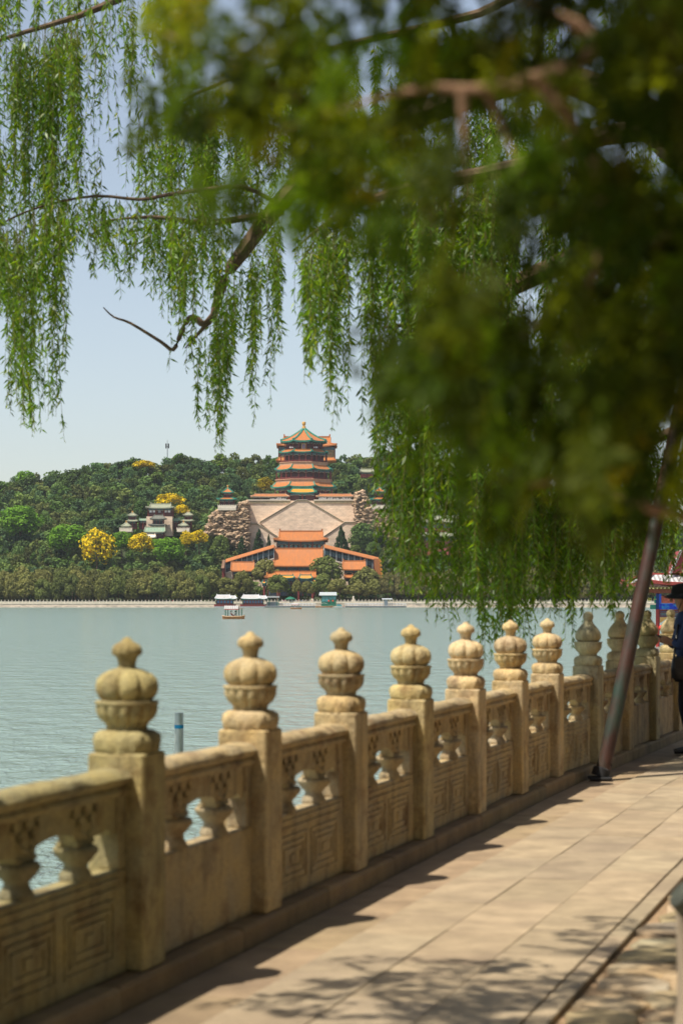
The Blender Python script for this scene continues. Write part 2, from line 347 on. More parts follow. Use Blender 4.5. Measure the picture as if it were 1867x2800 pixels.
# ------------------------------------------------------------------ balustrades
def lobes(k, amp, z0=-9, z1=9): return lambda a, z: 1 - amp*(1-abs(math.cos(a*k/2)))**2.0*(1 if z0 < z < z1 else 0)
def make_post(style):
    zt = 1.414 if style == 0 else 1.465
    sh = MB(); a = 0.12; zs = 0.952 if style == 0 else 0.97
    sh.bbox(-a, a, -a, a, KZ-0.002, zs, 0.008)
    cap = MB(); prof = [(0.0, 0.112), (0.012, 0.118), (0.045, 0.121), (0.07, 0.114), (0.085, 0.095), (0.088, 0.082)]
    rr = random.Random(5+style); rings = []; n = 40
    for h, r in prof:
        ring = []
        for i in range(n):
            t = 2*PI*i/n; c, s_ = math.cos(t), math.sin(t)
            k = (abs(c)**5 + abs(s_)**5)**(-1/5)
            bumpy = 1 + (0.075*math.sin(9*t+h*70)*math.sin(h*75+2*math.sin(5*t)) if style == 0 else 0.006*rr.uniform(-1, 1))
            ring.append((r*k*c*bumpy, r*k*s_*bumpy, zs+0.001+h))
        rings.append(ring)
    cap.loft(rings, True)
    zc = zs+0.088; sc = (zt - zc) / (1.414-1.04)
    def P(l): return [(r, zc + (z-1.04)*sc) for r, z in l]
    bowl = MB(); bowl.lathe(P([(0.078, 1.039), (0.083, 1.045), (0.083, 1.058), (0.09, 1.068), (0.11, 1.085), (0.124, 1.11), (0.126, 1.135), (0.123, 1.143), (0.129, 1.146), (0.129, 1.157), (0.10, 1.160)]), 64,
        flute=(lambda a, z: 1-0.13*(1-abs(math.cos(a*7)))**1.6 if z < zc+0.103*sc and z > zc+0.02*sc else (1-0.05*(math.cos(a*24) > 0.2) if z <= zc+0.02*sc else 1)) if style == 0 else (lambda a, z: 1-0.02*(1-abs(math.cos(a*8)))**2 if z < zc+0.10*sc else 1))
    dome = MB()
    if style == 0:
        dome.lathe(P([(0.098, 1.160), (0.106, 1.164), (0.117, 1.178), (0.126, 1.198), (0.127, 1.222), (0.120, 1.246), (0.101, 1.265), (0.073, 1.279), (0.05, 1.287), (0.04, 1.290)]), 64, flute=lobes(8, 0.13))
        bud = MB(); bud.lathe(P([(0.036, 1.289), (0.036, 1.305), (0.040, 1.325), (0.046, 1.337), (0.058, 1.341), (0.063, 1.352), (0.061, 1.368), (0.052, 1.382), (0.033, 1.393), (0.023, 1.398), (0.018, 1.407), (0.006, 1.414)]), 48, flute=lobes(10, 0.05, zc+0.30*sc))
    else:
        dome.lathe(P([(0.09, 1.160), (0.104, 1.166), (0.117, 1.185), (0.120, 1.21), (0.113, 1.235), (0.096, 1.262), (0.072, 1.288), (0.052, 1.31), (0.043, 1.328)]), 48, flute=lobes(8, 0.03))
        bud = MB(); bud.lathe(P([(0.042, 1.327), (0.041, 1.345), (0.047, 1.352), (0.049, 1.37), (0.044, 1.39), (0.028, 1.404), (0.008, 1.412)]), 32)
    return [('post', sh.mesh('post', STONE)), ('carved_cap', cap.mesh('carved_cap', STONE, True)), ('lotus_bowl', bowl.mesh('lotus_bowl', STONE, True)), ('fluted_dome', dome.mesh('fluted_dome', STONE, True)), ('bud_finial', bud.mesh('bud_finial', STONE, True))]
def make_panel(L_, carved=True):
    h = L_/2; t = 0.05; out = []
    sl_ = MB(); sl_.bbox(-h, h, -t, t, KZ-0.002, 0.50, 0.006)
    if carved:
        for sy in (-1, 1):
            y0, y1 = (t-0.001, t+0.008) if sy > 0 else (-t-0.008, -t+0.001)
            for z in (0.425, 0.462): sl_.box(-h+0.10, h-0.10, y0, y1, z, z+0.012)
            for c in (-h*0.42, h*0.42):
                w_, z0, z1 = h*0.36, 0.155, 0.395
                for k, b in ((0, 0.012), (0.045, 0.014), (0.085, 0.02)):
                    a0, a1, q0, q1 = c-w_+k, c+w_-k, z0+k*0.75, z1-k*0.75
                    sl_.box(a0, a1, y0, y1, q0, q0+b); sl_.box(a0, a1, y0, y1, q1-b, q1)
                    sl_.box(a0, a0+b, y0, y1, q0+b+0.0005, q1-b-0.0005); sl_.box(a1-b, a1, y0, y1, q0+b+0.0005, q1-b-0.0005)
                if w_ > 0.2: sl_.box(c-0.035, c+0.035, y0, y1, 0.255, 0.295)
    out.append(('railing_panel', sl_.mesh('railing_panel', STONE)))
    st = MB(); st.bbox(-0.0375, 0.0375, -t+0.002, t-0.002, 0.501, 0.80, 0.006)
    out.append(('stile', st.mesh('stile', STONE), [(-h+0.0375, 0), (h-0.0375, 0)]))
    hr = MB(); rings = []
    prof = [(-0.062, 0.795), (-0.068, 0.81), (-0.062, 0.822), (-0.055, 0.83), (-0.072, 0.845), (-0.075, 0.862), (-0.06, 0.884), (-0.03, 0.895), (0.03, 0.895), (0.06, 0.884), (0.075, 0.862), (0.072, 0.845), (0.055, 0.83), (0.062, 0.822), (0.068, 0.81), (0.062, 0.795)]
    rq = random.Random(9)
    for i in range(13):
        x = -h + 2*h*i/12; rings.append([(x, y*(1+rq.uniform(-0.03, 0.03)), z+rq.uniform(-0.003, 0.003)) for y, z in prof])
    hr.loft([r[::-1] for r in rings], True); out.append(('handrail', hr.mesh('handrail', STONE, True)))
    fr = MB(); v = h*0.40; e = h-0.076
    def lower(x):
        d = min(abs(abs(x)-v), 9)
        if d < 0.085: return 0.632
        if abs(x) > e-0.05: return 0.645
        return 0.675 + 0.02*math.cos(abs(x)*9)
    xs = [-e + 2*e*i/48 for i in range(49)]
    poly = [(x, lower(x)) for x in xs] + [(e, 0.796), (-e, 0.796)]
    fr.prism(poly, -0.034, 0.034)
    for sy in (-1, 1):
        for c in (-v, v):
            y = sy*0.034
            for (dx, dz, rr_) in ((-0.05, 0.075, 0.032), (0.055, 0.08, 0.03), (0.0, 0.115, 0.03), (-0.1, 0.115, 0.026), (0.1, 0.12, 0.026)):
                p = [(c+dx+(rr_*(1-k/14))*math.cos(k*0.75), y, 0.632+dz+(rr_*(1-k/14))*math.sin(k*0.75)) for k in range(11)]
                fr.tube(p, 0.0095, 5)
            fr.tube([(c-0.08, y, 0.645), (c, y, 0.638), (c+0.08, y, 0.645)], 0.012, 5)
            fr.tube([(c-0.06, y, 0.69), (c+0.02, y, 0.66), (c+0.07, y, 0.70)], 0.012, 5)
    out.append(('cloud_frieze', fr.mesh('cloud_frieze', STONE, True)))
    vs_ = MB(); vs_.lathe([(0.062, 0.499), (0.066, 0.512), (0.058, 0.53), (0.046, 0.55), (0.047, 0.562), (0.066, 0.582), (0.084, 0.604), (0.088, 0.618), (0.078, 0.631), (0.04, 0.633)], 20)
    out.append(('vase_baluster', vs_.mesh('vase_baluster', STONE, True), [(-v, 0), (v, 0)]))
    return out
post0, post1 = make_post(0), make_post(1)
def place_post(parent, kit, p, d, tint):
    rz = math.atan2(d.y, d.x)
    root = inst(kit[0][0], kit[0][1], parent, (p.x, p.y, 0), rz, tint=tint)
    for k, (nm, me) in enumerate(kit[1:]):
        o = inst(nm, me, root, rz=random.uniform(0, 6) if k >= 1 else 0, tint=vt(0.07, tint))
    return root
def place_panel(parent, kit, p, d, tint):
    rz = math.atan2(d.y, d.x)
    root = inst(kit[0][0], kit[0][1], parent, (p.x, p.y, 0), rz, tint=tint)
    for it in kit[1:]:
        if len(it) == 3:
            for (x, y) in it[2]: inst(it[0], it[1], root, (x, y, 0), tint=vt(0.08, (0.86*tint[0], 0.86*tint[1], 0.9*tint[2])))
        else: inst(it[0], it[1], root, tint=vt(0.05, tint))
b1 = empty('stone_balustrade', label='near run of carved tan marble balustrade with fluted pumpkin-shaped finials along the lake', cat='balustrade')
b2 = empty('stone_balustrade', label='farther run of greyer marble balustrade with smooth onion finials behind the leaning prop pole', cat='balustrade')
pt = {-1: (1, 1, 1), 0: (0.80, 0.86, 0.72), 1: (1.02, 1.0, 0.92), 2: (0.98, 0.98, 0.95), 3: (0.97, 1.0, 0.9), 4: (1.18, 1.18, 1.22), 5: (1.08, 1.05, 0.98), 6: (1.12, 1.1, 1.05)}
pk, pkp = make_panel(ST-0.242), make_panel(ST-0.242, False)
for i in range(-1, 7):
    p = P1 + D1*ST*i; place_post(b1, post0, p, D1, pt[i])
    if i < 6: place_panel(b1, pkp if i == 0 else pk, P1 + D1*ST*(i+0.5), D1, vt(0.06, (0.92, 0.92, 0.92) if i != -1 else (0.7, 0.78, 0.68)))
dq = (P8-P7).normalized(); LQ = (P8-P7).length
place_panel(b2, make_panel(LQ-0.245), (P7+P8)/2, dq, (0.95, 0.97, 0.95))
pk2 = make_panel(ST2-0.242, False)
for i in range(0, 8):
    p = P8 + D2*ST2*i; place_post(b2, post1, p, D2, vt(0.05, [(0.82, 0.92, 0.95), (0.95, 0.92, 0.88), (0.9, 0.95, 0.9), (1.1, 1.12, 1.1)][i % 4]))
    place_panel(b2, pk2, P8 + D2*ST2*(i+0.5), D2, vt(0.06, (0.85, 0.83, 0.8)))

# ------------------------------------------------------------------ near and middle things
def skin_person(name, verts, edges, root, mats, parent=None, sub=2):
    me = bpy.data.meshes.new(name); me.from_pydata([v[:3] for v in verts], edges, []); me.update()
    o = bpy.data.objects.new(name, me); C.objects.link(o)
    if parent is not None: o.parent = parent
    md = o.modifiers.new('skin', 'SKIN'); md.use_smooth_shade = True
    for i, v in enumerate(verts):
        sv = me.skin_vertices[0].data[i]
        sv.radius = (v[3], v[4] if len(v) > 4 else v[3]); sv.use_root = (i == root)
    sb = o.modifiers.new('sub', 'SUBSURF'); sb.levels = sub; sb.render_levels = sub
    me.materials.append(mats); return o
NAVY = surf('navy_jacket', (0.016, 0.034, 0.11), 0.75, 0.3, 6, bump=0.4, bscale=20)
DTROU = surf('dark_trousers', (0.012, 0.012, 0.02), 0.8, 0.3, 6, bump=0.3, bscale=20)
HAT = surf('black_felt_hat', (0.012, 0.012, 0.015), 0.85, 0.2, 6)
SKIN = surf('skin', (0.42, 0.22, 0.13), 0.5, 0.08, 10)
LEATHER = surf('black_leather', (0.01, 0.01, 0.012), 0.4, 0.2, 8)
def build_person():
    p = empty('person', (3.545, 20.4, 0), 'person in navy jacket and wide black hat looking down at a phone by the balustrade', 'person', rz=0)
    # local frame: faces -x, right hand side towards the camera (-y)
    legs = [(0.02, 0, 0.92, 0.15, 0.13), (0.02, -0.1, 0.84, 0.105), (0.0, -0.1, 0.48, 0.07), (0.03, -0.1, 0.09, 0.052), (0.02, 0.1, 0.84, 0.105), (-0.02, 0.12, 0.48, 0.07), (0.06, 0.11, 0.09, 0.052)]
    skin_person('trousers', legs, [(0,1),(1,2),(2,3),(0,4),(4,5),(5,6)], 0, DTROU, p)
    body = [(0.02, 0, 0.93, 0.15, 0.16), (0.01, 0, 1.10, 0.13, 0.16), (-0.01, 0, 1.28, 0.13, 0.18), (-0.01, 0, 1.39, 0.09, 0.15), (-0.03, 0, 1.45, 0.06),
            (-0.01, -0.19, 1.36, 0.068), (-0.12, -0.235, 1.09, 0.058), (-0.17, -0.14, 1.15, 0.042), (-0.01, 0.19, 1.36, 0.068), (-0.10, 0.235, 1.09, 0.058), (-0.17, 0.10, 1.14, 0.042)]
    skin_person('jacket', body, [(0,1),(1,2),(2,3),(3,4),(3,5),(5,6),(6,7),(3,8),(8,9),(9,10)], 0, NAVY, p)
    head = [(-0.03, 0, 1.42, 0.05), (-0.045, 0, 1.48, 0.055), (-0.075, 0, 1.535, 0.075, 0.068), (-0.07, 0, 1.60, 0.095, 0.078), (-0.055, 0, 1.65, 0.085, 0.075)]
    h = skin_person('head', head, [(0,1),(1,2),(2,3),(3,4)], 0, SKIN, p)
    f = MB(); f.lathe([(0.004, 0), (0.016, 0.006), (0.018, 0.02), (0.010, 0.04), (0.004, 0.05)], 8, (-0.172, 0, 1.55)); f.build('nose', SKIN, h, True)
    for sy in (-1, 1):
        e = MB(); e.lathe([(0.006, -0.035), (0.012, -0.02), (0.014, 0.01), (0.008, 0.03)], 8, (-0.055, sy*0.085, 1.585)); e.build('ear', SKIN, h, True)
        g = MB(); g.lathe([(0.004, -0.008), (0.010, 0), (0.004, 0.008)], 8, (-0.158, sy*0.033, 1.60)); g.build('eye', DTROU, h, True)
    mo = MB(); mo.box(-0.152, -0.140, -0.024, 0.024, 1.525, 1.535); mo.build('mouth', surf('lips', (0.3, 0.1, 0.08), 0.5), h)
    ha = MB(); hair = MB(); hair.lathe([(0.03, 1.50), (0.078, 1.54), (0.09, 1.60), (0.088, 1.63), (0.05, 1.66)], 16, (-0.03, 0, 0)); hair.build('hair', HAT, h, True)
    rings = []
    for r, z, dz in ((0.10, 1.625, 0), (0.175, 1.600, 0.02), (0.18, 1.607, 0.02), (0.108, 1.640, 0), (0.104, 1.70, 0), (0.085, 1.732, 0), (0.03, 1.742, 0)):
        ring = []
        for i in range(28):
            a = 2*PI*i/28; ring.append((-0.06 + r*math.cos(a)*1.06, r*math.sin(a), z + 0.22*(r*math.cos(a)) * 0.55 + dz*math.cos(2*a)))
        rings.append(ring)
    ha.loft(rings, True); hat = ha.build('hat', HAT, p, True)
    for sy in (-1, 1):
        cd = MB(); cd.tube([(-0.06, sy*0.09, 1.62), (-0.085, sy*0.075, 1.53), (-0.10, sy*0.02, 1.465)], 0.004, 5); cd.build('chin_cord', HAT, hat)
    # hands: palm with four fingers and a thumb closed round the phone
    for sy, cx, cy in ((-1, -0.20, -0.115), (1, -0.20, 0.07)):
        hd = MB(); hd.tube([(cx+0.05, cy-0.015*sy*-1, 1.12), (cx+0.02, cy, 1.135), (cx-0.03, cy+0.01*-sy, 1.155), (cx-0.05, cy+0.014*-sy, 1.165)], [0.026, 0.034, 0.036, 0.026], 10)
        hand = hd.build('hand', SKIN, p, True)
        for k in range(4):
            y0 = cy + sy*(0.022 - k*0.001) ; zz = 1.125 + k*0.019; ln = (0.055, 0.066, 0.07, 0.06)[k]
            fg = MB(); fg.tube([(cx-0.03, y0, zz), (cx-0.03-ln*0.6, y0-sy*0.008, zz+0.012), (cx-0.03-ln*0.85, y0-sy*0.028, zz+0.016), (cx-0.03-ln*0.7, y0-sy*0.045, zz+0.012)], [0.0095, 0.009, 0.0085, 0.007], 7); fg.build('finger', SKIN, hand, True)
        th = MB(); th.tube([(cx+0.005, cy+sy*0.01, 1.16), (cx-0.03, cy-sy*0.012, 1.19), (cx-0.065, cy-sy*0.02, 1.198)], [0.013, 0.011, 0.008], 7); th.build('thumb', SKIN, hand, True)
    for k, (x, y) in enumerate(((0.03, -0.1), (0.06, 0.11))):
        rings = []
        for xx, w_, hh in ((0.09, 0.03, 0.07), (0.07, 0.042, 0.085), (0.0, 0.042, 0.09), (-0.08, 0.046, 0.062), (-0.15, 0.044, 0.045), (-0.185, 0.026, 0.035)):
            rings.append([(x+xx, y+w_*math.cos(2*PI*i/12), max(0.002, hh/2+hh/2*math.sin(2*PI*i/12))) for i in range(12)])
        sh = MB(); sh.loft(rings, True); sh.build('shoe', LEATHER, p, True)
    ph = empty('mobile_phone', (3.545-0.265, 20.4-0.02, 1.175), 'dark mobile phone held by the person in the black hat', 'phone')
    m = MB(); m.bbox(-0.006, 0.006, -0.038, 0.038, -0.075, 0.075, 0.003); a = m.build('body', BLACKP, ph); 
    m = MB(); m.box(0.0062, 0.0075, -0.034, 0.034, -0.068, 0.068); b = m.build('screen', surf('phone_screen', (0.02, 0.05, 0.045), 0.15, 0.1), ph)
    ph.rotation_euler = (0, math.radians(-58), 0)
    bag = empty('shoulder_bag', (3.545-0.07, 20.4-0.27, 0.88), 'black shoulder bag hanging at the hip of the person in the hat', 'bag')
    m = MB(); rings = []
    for z, k in ((-0.12, 0.75), (-0.10, 0.95), (0.0, 1.0), (0.09, 0.92), (0.12, 0.7)):
        rings.append([(0.15*k*math.copysign(abs(math.cos(t))**0.6, math.cos(t)), 0.055*k*math.copysign(abs(math.sin(t))**0.6, math.sin(t)), z) for t in [2*PI*i/20 for i in range(20)]])
    m.loft(rings, True); m.build('pouch', LEATHER, bag, True)
    m = MB(); m.box(-0.12, 0.12, -0.064, -0.052, 0.0, 0.10); m.build('flap', LEATHER, bag)
    m = MB(); m.tube([(-0.12, 0.0, 0.1), (-0.07, 0.12, 0.35), (0.0, 0.30, 0.60), (0.07, 0.42, 0.605), (0.16, 0.44, 0.45), (0.17, 0.2, 0.2), (0.12, 0.0, 0.1)], 0.012, 6); m.build('strap', LEATHER, bag, True)
build_person()
# leaning prop pole, brown paint with green patches
def polemat():
    m = surf('worn_pole_paint', (0.045, 0.017, 0.010), 0.6, 0.5, 7, (0.012, 0.05, 0.034), 3.2, 0.95, 0.25, 40, stretch=(1, 1, 0.45)); return m
pr = empty('prop_pole', (2.27, 17.4, 0), 'slanting brown metal pole with green paint patches propping the willow', 'pole')
m = MB(); top = Vector((1.12, 0.75, 4.75)); m.tube([(0, 0, 0.03), top*0.25, top*0.5, top*0.75, top], [0.064, 0.064, 0.062, 0.061, 0.06], 20); m.build('shaft', polemat(), pr, True)
m = MB(); m.bbox(-0.11, 0.08, -0.1, 0.1, 0.0, 0.025, 0.006); m.build('base_plate', BLACKP, pr)
m = MB(); m.tube([(-0.012, 0, 0.03), (0.005, 0, 0.09), tuple(top*0.03)], [0.082, 0.078, 0.068], 16); m.build('rubber_boot', BLACKP, pr, True)
# marker post standing in the lake
mp = empty('marker_post', tuple(at(490, 1949, 22.5).xy) + (WL-0.5,), 'thin grey tube with a blue band standing in the lake behind the first panel', 'post')
hz = Z(1949, 22.5) - (WL-0.5)
m = MB(); m.lathe([(0.05, 0), (0.05, hz-0.006), (0.047, hz), (0.02, hz)], 20); m.build('tube', surf('galvanised_tube', (0.40, 0.44, 0.38), 0.4, 0.2, 5, metal=0.3), mp, True)
m = MB(); m.lathe([(0.052, hz-0.175), (0.052, hz-0.135)], 20); m.build('band', surf('blue_band', (0.0, 0.22, 0.42), 0.4), mp, True)
# stump at the right edge
st = empty('tree_stump', (1.252, 6.2, 0), 'pale weathered stump standing on the rough flagstones at the lower right edge', 'stump')
m = MB(); rings = []
for z, r in ((-0.02, 0.30), (0.06, 0.245), (0.16, 0.215), (0.3, 0.20), (0.45, 0.205), (0.58, 0.212), (0.64, 0.205), (0.655, 0.17)):
    rings.append([(r*(1+0.05*math.sin(5*a+z*3)+0.03*math.sin(11*a))*math.cos(a), r*(1+0.05*math.sin(5*a+z*3)+0.03*math.sin(11*a))*math.sin(a), z) for a in [2*PI*i/32 for i in range(32)]])
m.loft(rings, True); m.build('trunk', surf('grey_bark', (0.34, 0.27, 0.18), 0.9, 0.3, 5, (0.16, 0.15, 0.10), 3, 0.7, 0.8, 25, stretch=(1, 1, 0.25)), st, True)
m = MB(); m.tube([(-0.16, -0.06, 0.62), (-0.215, -0.08, 0.66)], [0.06, 0.045], 10); m.build('cut_knot', surf('dark_knot', (0.07, 0.075, 0.055), 0.9), st, True)

# ------------------------------------------------------------------ Chinese building kit
def rect_ring(hx, hy, z, lift, sub=6):
    c = [(-hx, -hy), (hx, -hy), (hx, hy), (-hx, hy)]; out = []
    for k in range(4):
        (x0, y0), (x1, y1) = c[k], c[(k+1) % 4]
        for i in range(sub):
            t = i/sub; e = abs(2*t-1)**3.2
            out.append((x0+(x1-x0)*t, y0+(y1-y0)*t, z+lift*e))
    return out
def ngon_ring(n, R, z, lift, rot=0.0, sub=6):
    out = []; a0 = -PI/2 - PI/n + rot
    for k in range(n):
        p = (R*math.cos(a0+2*PI*k/n), R*math.sin(a0+2*PI*k/n)); q = (R*math.cos(a0+2*PI*(k+1)/n), R*math.sin(a0+2*PI*(k+1)/n))
        for i in range(sub):
            t = i/sub; e = abs(2*t-1)**3.2; b = 1 + 0.03*lift/max(R, 1)*e
            out.append(((p[0]+(q[0]-p[0])*t)*b, (p[1]+(q[1]-p[1])*t)*b, z+lift*e))
    return out
def roof(parent, kind, c, E, T, ze, zt, tile, trim=None, lift=0.8, gable=None, n=8, rot=0, edge=0.35, name='roof', curve=1.5):
    """kind 'rect': E, T half sizes (x, y) at eave and top; 'ngon': E, T circumradii; gable: x half width above 0.4 of the slope"""
    K = 7; rings = []
    for k in range(K+1):
        t = k/K; z = (zt-ze)*(0.72*t + 0.28*t**2.4); lf = lift*max(0, 1-t*2.2)**2
        if kind == 'rect':
            if gable is not None: hx = E[0]+(gable-E[0])*min(1, t/0.42)
            else: hx = E[0]+(T[0]-E[0])*t
            rings.append(rect_ring(hx, E[1]+(T[1]-E[1])*t, ze+z, lf))
        else: rings.append(ngon_ring(n, E+(T-E)*t, ze+z, lf, rot))
    mb = MB(); mv = lambda R, dz=0.0, s_=1.0: [(c[0]+p[0]*s_, c[1]+p[1]*s_, p[2]+dz) for p in R]
    mb.loft([mv(R) for R in rings], False)
    m2 = len(mb.v); mb.add(mv(rings[-1]), [tuple(range(len(rings[-1])))])
    ro = mb.build(name, tile, parent, False)
    tr = trim or tile
    eb = MB(); eb.loft([mv(rings[0], -edge, 0.99), mv(rings[0], -edge, 1.004), mv(rings[0], 0.10, 1.006), mv(rings[0], 0.12, 0.985)], False)
    eb.loft([mv(rings[0], -edge, 0.6), mv(rings[0], -edge, 0.991)], False)
    eb.build('eave_trim', tr, ro)
    sub = 6; nc = 4 if kind == 'rect' else n
    for k in range(nc):
        if kind == 'rect' and gable is None and T[0] > 0.97*E[0]: pass
        rb = MB(); pts = [mv([R[k*sub]], 0.1)[0] for R in rings]
        rb.tube(pts, [edge*0.75]*len(pts), 5); rb.build('hip_ridge', tr, ro)
    if kind == 'rect' and T[0] > 0.5:
        rb = MB(); w_ = (gable if gable is not None else T[0]); h = edge*1.5
        rb.box(c[0]-w_, c[0]+w_, c[1]-edge*0.6, c[1]+edge*0.6, zt-0.05, zt+h)
        for sx in (-1, 1): rb.prism([(c[0]+sx*w_, zt-0.05), (c[0]+sx*(w_-h*0.9), zt+h), (c[0]+sx*(w_-h*0.7), zt+h*2.0), (c[0]+sx*(w_+h*0.15), zt+h*2.2)], c[1]-edge*0.7, c[1]+edge*0.7)
        tag(rb.build('main_ridge', tr, ro), kind='stuff')
    return ro
def storey(parent, kind, c, col, wall, z0, z1, ncol=4, rail=True, n=8, rot=0, wmat=None, cmat=None, white=0, name='storey'):
    """col/wall: circumradius (ngon) or half sizes (rect) of the column line and of the wall"""
    wm = MB(); ring = (lambda R, z: ngon_ring(n, R, z, 0, rot, 1)) if kind == 'ngon' else (lambda R, z: rect_ring(R[0], R[1], z, 0, 1))
    mv = lambda R: [(c[0]+p[0], c[1]+p[1], p[2]) for p in R]
    wm.loft([mv(ring(wall, z0)), mv(ring(wall, z1))], True); so = wm.build(name, wmat or DRED, parent)
    R = mv(ring(col, z0)); h = z1-z0; nn = len(R); cr = min(0.28, h*0.07)
    front = [k for k in range(nn) if (R[k][1]+R[(k+1) % nn][1])/2 < c[1]+0.5*abs(R[0][1]-c[1])*0+0.05]
    for k in front:
        p, q = Vector(R[k]), Vector(R[(k+1) % nn])
        m_ = max(1, ncol if kind == 'ngon' else max(2, int(round((q-p).length/ncol))))
        cm = MB(); bm_ = MB(); rl = MB(); wn = MB(); d = (q-p).normalized(); nr = Vector((d.y, -d.x, 0))
        for i in range(m_+1):
            a = p+(q-p)*(i/m_); cm.tube([a, a+Vector((0, 0, h))], cr, 6)
            if i < m_:
                b = p+(q-p)*((i+1)/m_)
                arch = [a+Vector((0, 0, h*0.80)), a+(b-a)*0.12+Vector((0, 0, h*0.80-h*0.09)), a+(b-a)*0.3+Vector((0, 0, h*0.80)), a+(b-a)*0.7+Vector((0, 0, h*0.80)), a+(b-a)*0.88+Vector((0, 0, h*0.80-h*0.09)), b+Vector((0, 0, h*0.80))]
                bm_.tube(arch, 0.10, 4, 1)
                if white and i % 2 == 0:
                    u = a+(b-a)*0.5 + (Vector((c[0], c[1], 0))-Vector((a.x, a.y, 0)))*0 
        bx = [p+nr*0.12, q+nr*0.12, q-nr*0.25, p-nr*0.25]
        bm_.loft([[(v.x, v.y, z0+h*0.80) for v in bx], [(v.x, v.y, z1+0.05) for v in bx]], True, 0)
        tag(cm.build('column', cmat or RED, so, True), kind='stuff'); tag(bm_.build('painted_beam', [BLUEB, CREAM], so), kind='stuff')
        if rail:
            for f in (0.05, 0.12, 0.19): rl.tube([p+Vector((0, 0, h*f)), q+Vector((0, 0, h*f))], 0.09, 4)
            for i in range(m_*4): 
                a = p+(q-p)*(i/(m_*4)); rl.tube([a, a+Vector((0, 0, h*0.19))], 0.06, 4)
            tag(rl.build('railing', RED, so), kind='stuff')
    return so
def windows(parent, x0, x1, y, z0, z1, n, mat, gap=0.35):
    w_ = (x1-x0)/n
    for i in range(n):
        m = MB(); a = x0+w_*(i+gap/2); b = x0+w_*(i+1-gap/2); m.box(a, b, y-0.12, y, z0, z1); wo = m.build('window', RED, parent)
        m = MB(); m.box(a+0.08, b-0.08, y-0.16, y-0.121, z0+0.08, z1-0.08); m.build('pane', mat, wo)
def finial(parent, c, z, h, r, mats):
    m = MB(); m.lathe([(r*1.25, 0), (r*1.25, h*0.16), (r*0.95, h*0.2), (r*1.05, h*0.36), (r*0.55, h*0.42), (r*0.6, h*0.5), (r*0.95, h*0.62), (r*1.05, h*0.85), (r*0.95, h*0.97), (r*0.5, h)], 14, (c[0], c[1], z)); m.build('finial', mats, parent, True)

# ------------------------------------------------------------------ far hill
SKY = [(-300, 1330), (0, 1312), (70, 1300), (120, 1305), (190, 1285), (240, 1275), (330, 1258), (420, 1256), (520, 1246), (560, 1244), (620, 1250), (690, 1262), (740, 1250), (860, 1245), (950, 1248), (1000, 1240), (1100, 1250), (1300, 1280), (1500, 1330), (1700, 1400), (1867, 1430), (2200, 1470)]
def interp(tab, x):
    if x <= tab[0][0]: return tab[0][1]
    for (a, b), (c, d) in zip(tab[:-1], tab[1:]):
        if x <= c: return b+(d-b)*(x-a)/(c-a)
    return tab[-1][1]
YR = 1190.0
def HT(x, y):
    u = CU + x*FPX/YR; hr = Z(interp(SKY, u), YR) - 9.5
    t = (y-962)/(YR-962); t2 = min(max(t, 0), 1)
    z = 0.3 + hr*(t2**1.12) + 1.6*math.sin(x*0.06+y*0.02)*t2
    if t > 1: z -= (y-YR)*0.35
    return z
tm = MB(); nx, ny = 81, 34
vsx = [(-620+1240*i/(nx-1)) for i in range(nx)]; vsy = [932+(1330-932)*j/(ny-1) for j in range(ny)]
tm.add([(x, y, HT(x, y) if y > 933 else 0.3) for y in vsy for x in vsx], [(j*nx+i, j*nx+i+1, (j+1)*nx+i+1, (j+1)*nx+i) for j in range(ny-1) for i in range(nx-1)])
tag(tm.build('far_hill', HILL, None, True), kind='structure')

# ------------------------------------------------------------------ tower of the temple
U1 = lambda x: 720+x/6.533
V1 = lambda y: 1140+y/6.533
U0 = lambda x: 560+x/2.8
V0 = lambda y: 1120+y/2.8
YT = 1065.0; k1 = YT/FPX; zt_ = lambda y: Z(V1(y), YT); xt = X(831, YT)
tw = empty('octagonal_tower', (0, 0, 0), 'tall octagonal red temple tower with four orange and green eaves on the stone platform', 'tower')
tc_ = (xt, YT); rot = math.radians(-2.5); RR = lambda wpx: wpx*k1/1.848
finial(tw, tc_, zt_(222), (222-85)/6.533*k1, 0.98, GOLD)
r1 = roof(tw, 'ngon', tc_, RR(124), 0.9, zt_(452), zt_(218), ORANGE, TEAL, 0.7, rot=rot, edge=0.75, curve=1.8)
storey(tw, 'ngon', tc_, RR(99), RR(94), zt_(600), zt_(470), 4, False, rot=rot, wmat=DRED)
roof(tw, 'ngon', tc_, RR(133), RR(100), zt_(652), zt_(588), ORANGE, TEAL, 0.6, rot=rot, edge=0.45)
storey(tw, 'ngon', tc_, RR(122), RR(106), zt_(832), zt_(668), 3, True, rot=rot)
m = MB(); m.loft([[(tc_[0]+p[0], tc_[1]+p[1], p[2]) for p in ngon_ring(8, RR(r), z, 0, rot, 1)] for r, z in ((129, zt_(890)), (129, zt_(838)), (132, zt_(836)), (132, zt_(824)))]); m.build('ledge', LEDGE, tw)
roof(tw, 'ngon', tc_, RR(156), RR(128), zt_(962), zt_(876), ORANGE, TEAL, 0.7, rot=rot, edge=0.5)
storey(tw, 'ngon', tc_, RR(145), RR(127), zt_(1135), zt_(975), 3, True, rot=rot)
m = MB(); m.loft([[(tc_[0]+p[0], tc_[1]+p[1], p[2]) for p in ngon_ring(8, RR(r), z, 0, rot, 1)] for r, z in ((150, zt_(1198)), (150, zt_(1146)), (154, zt_(1144)), (154, zt_(1131)))]); m.build('ledge', LEDGE, tw)
roof(tw, 'ngon', tc_, RR(177), RR(150), zt_(1272), zt_(1186), ORANGE, TEAL, 0.7, rot=rot, edge=0.5)
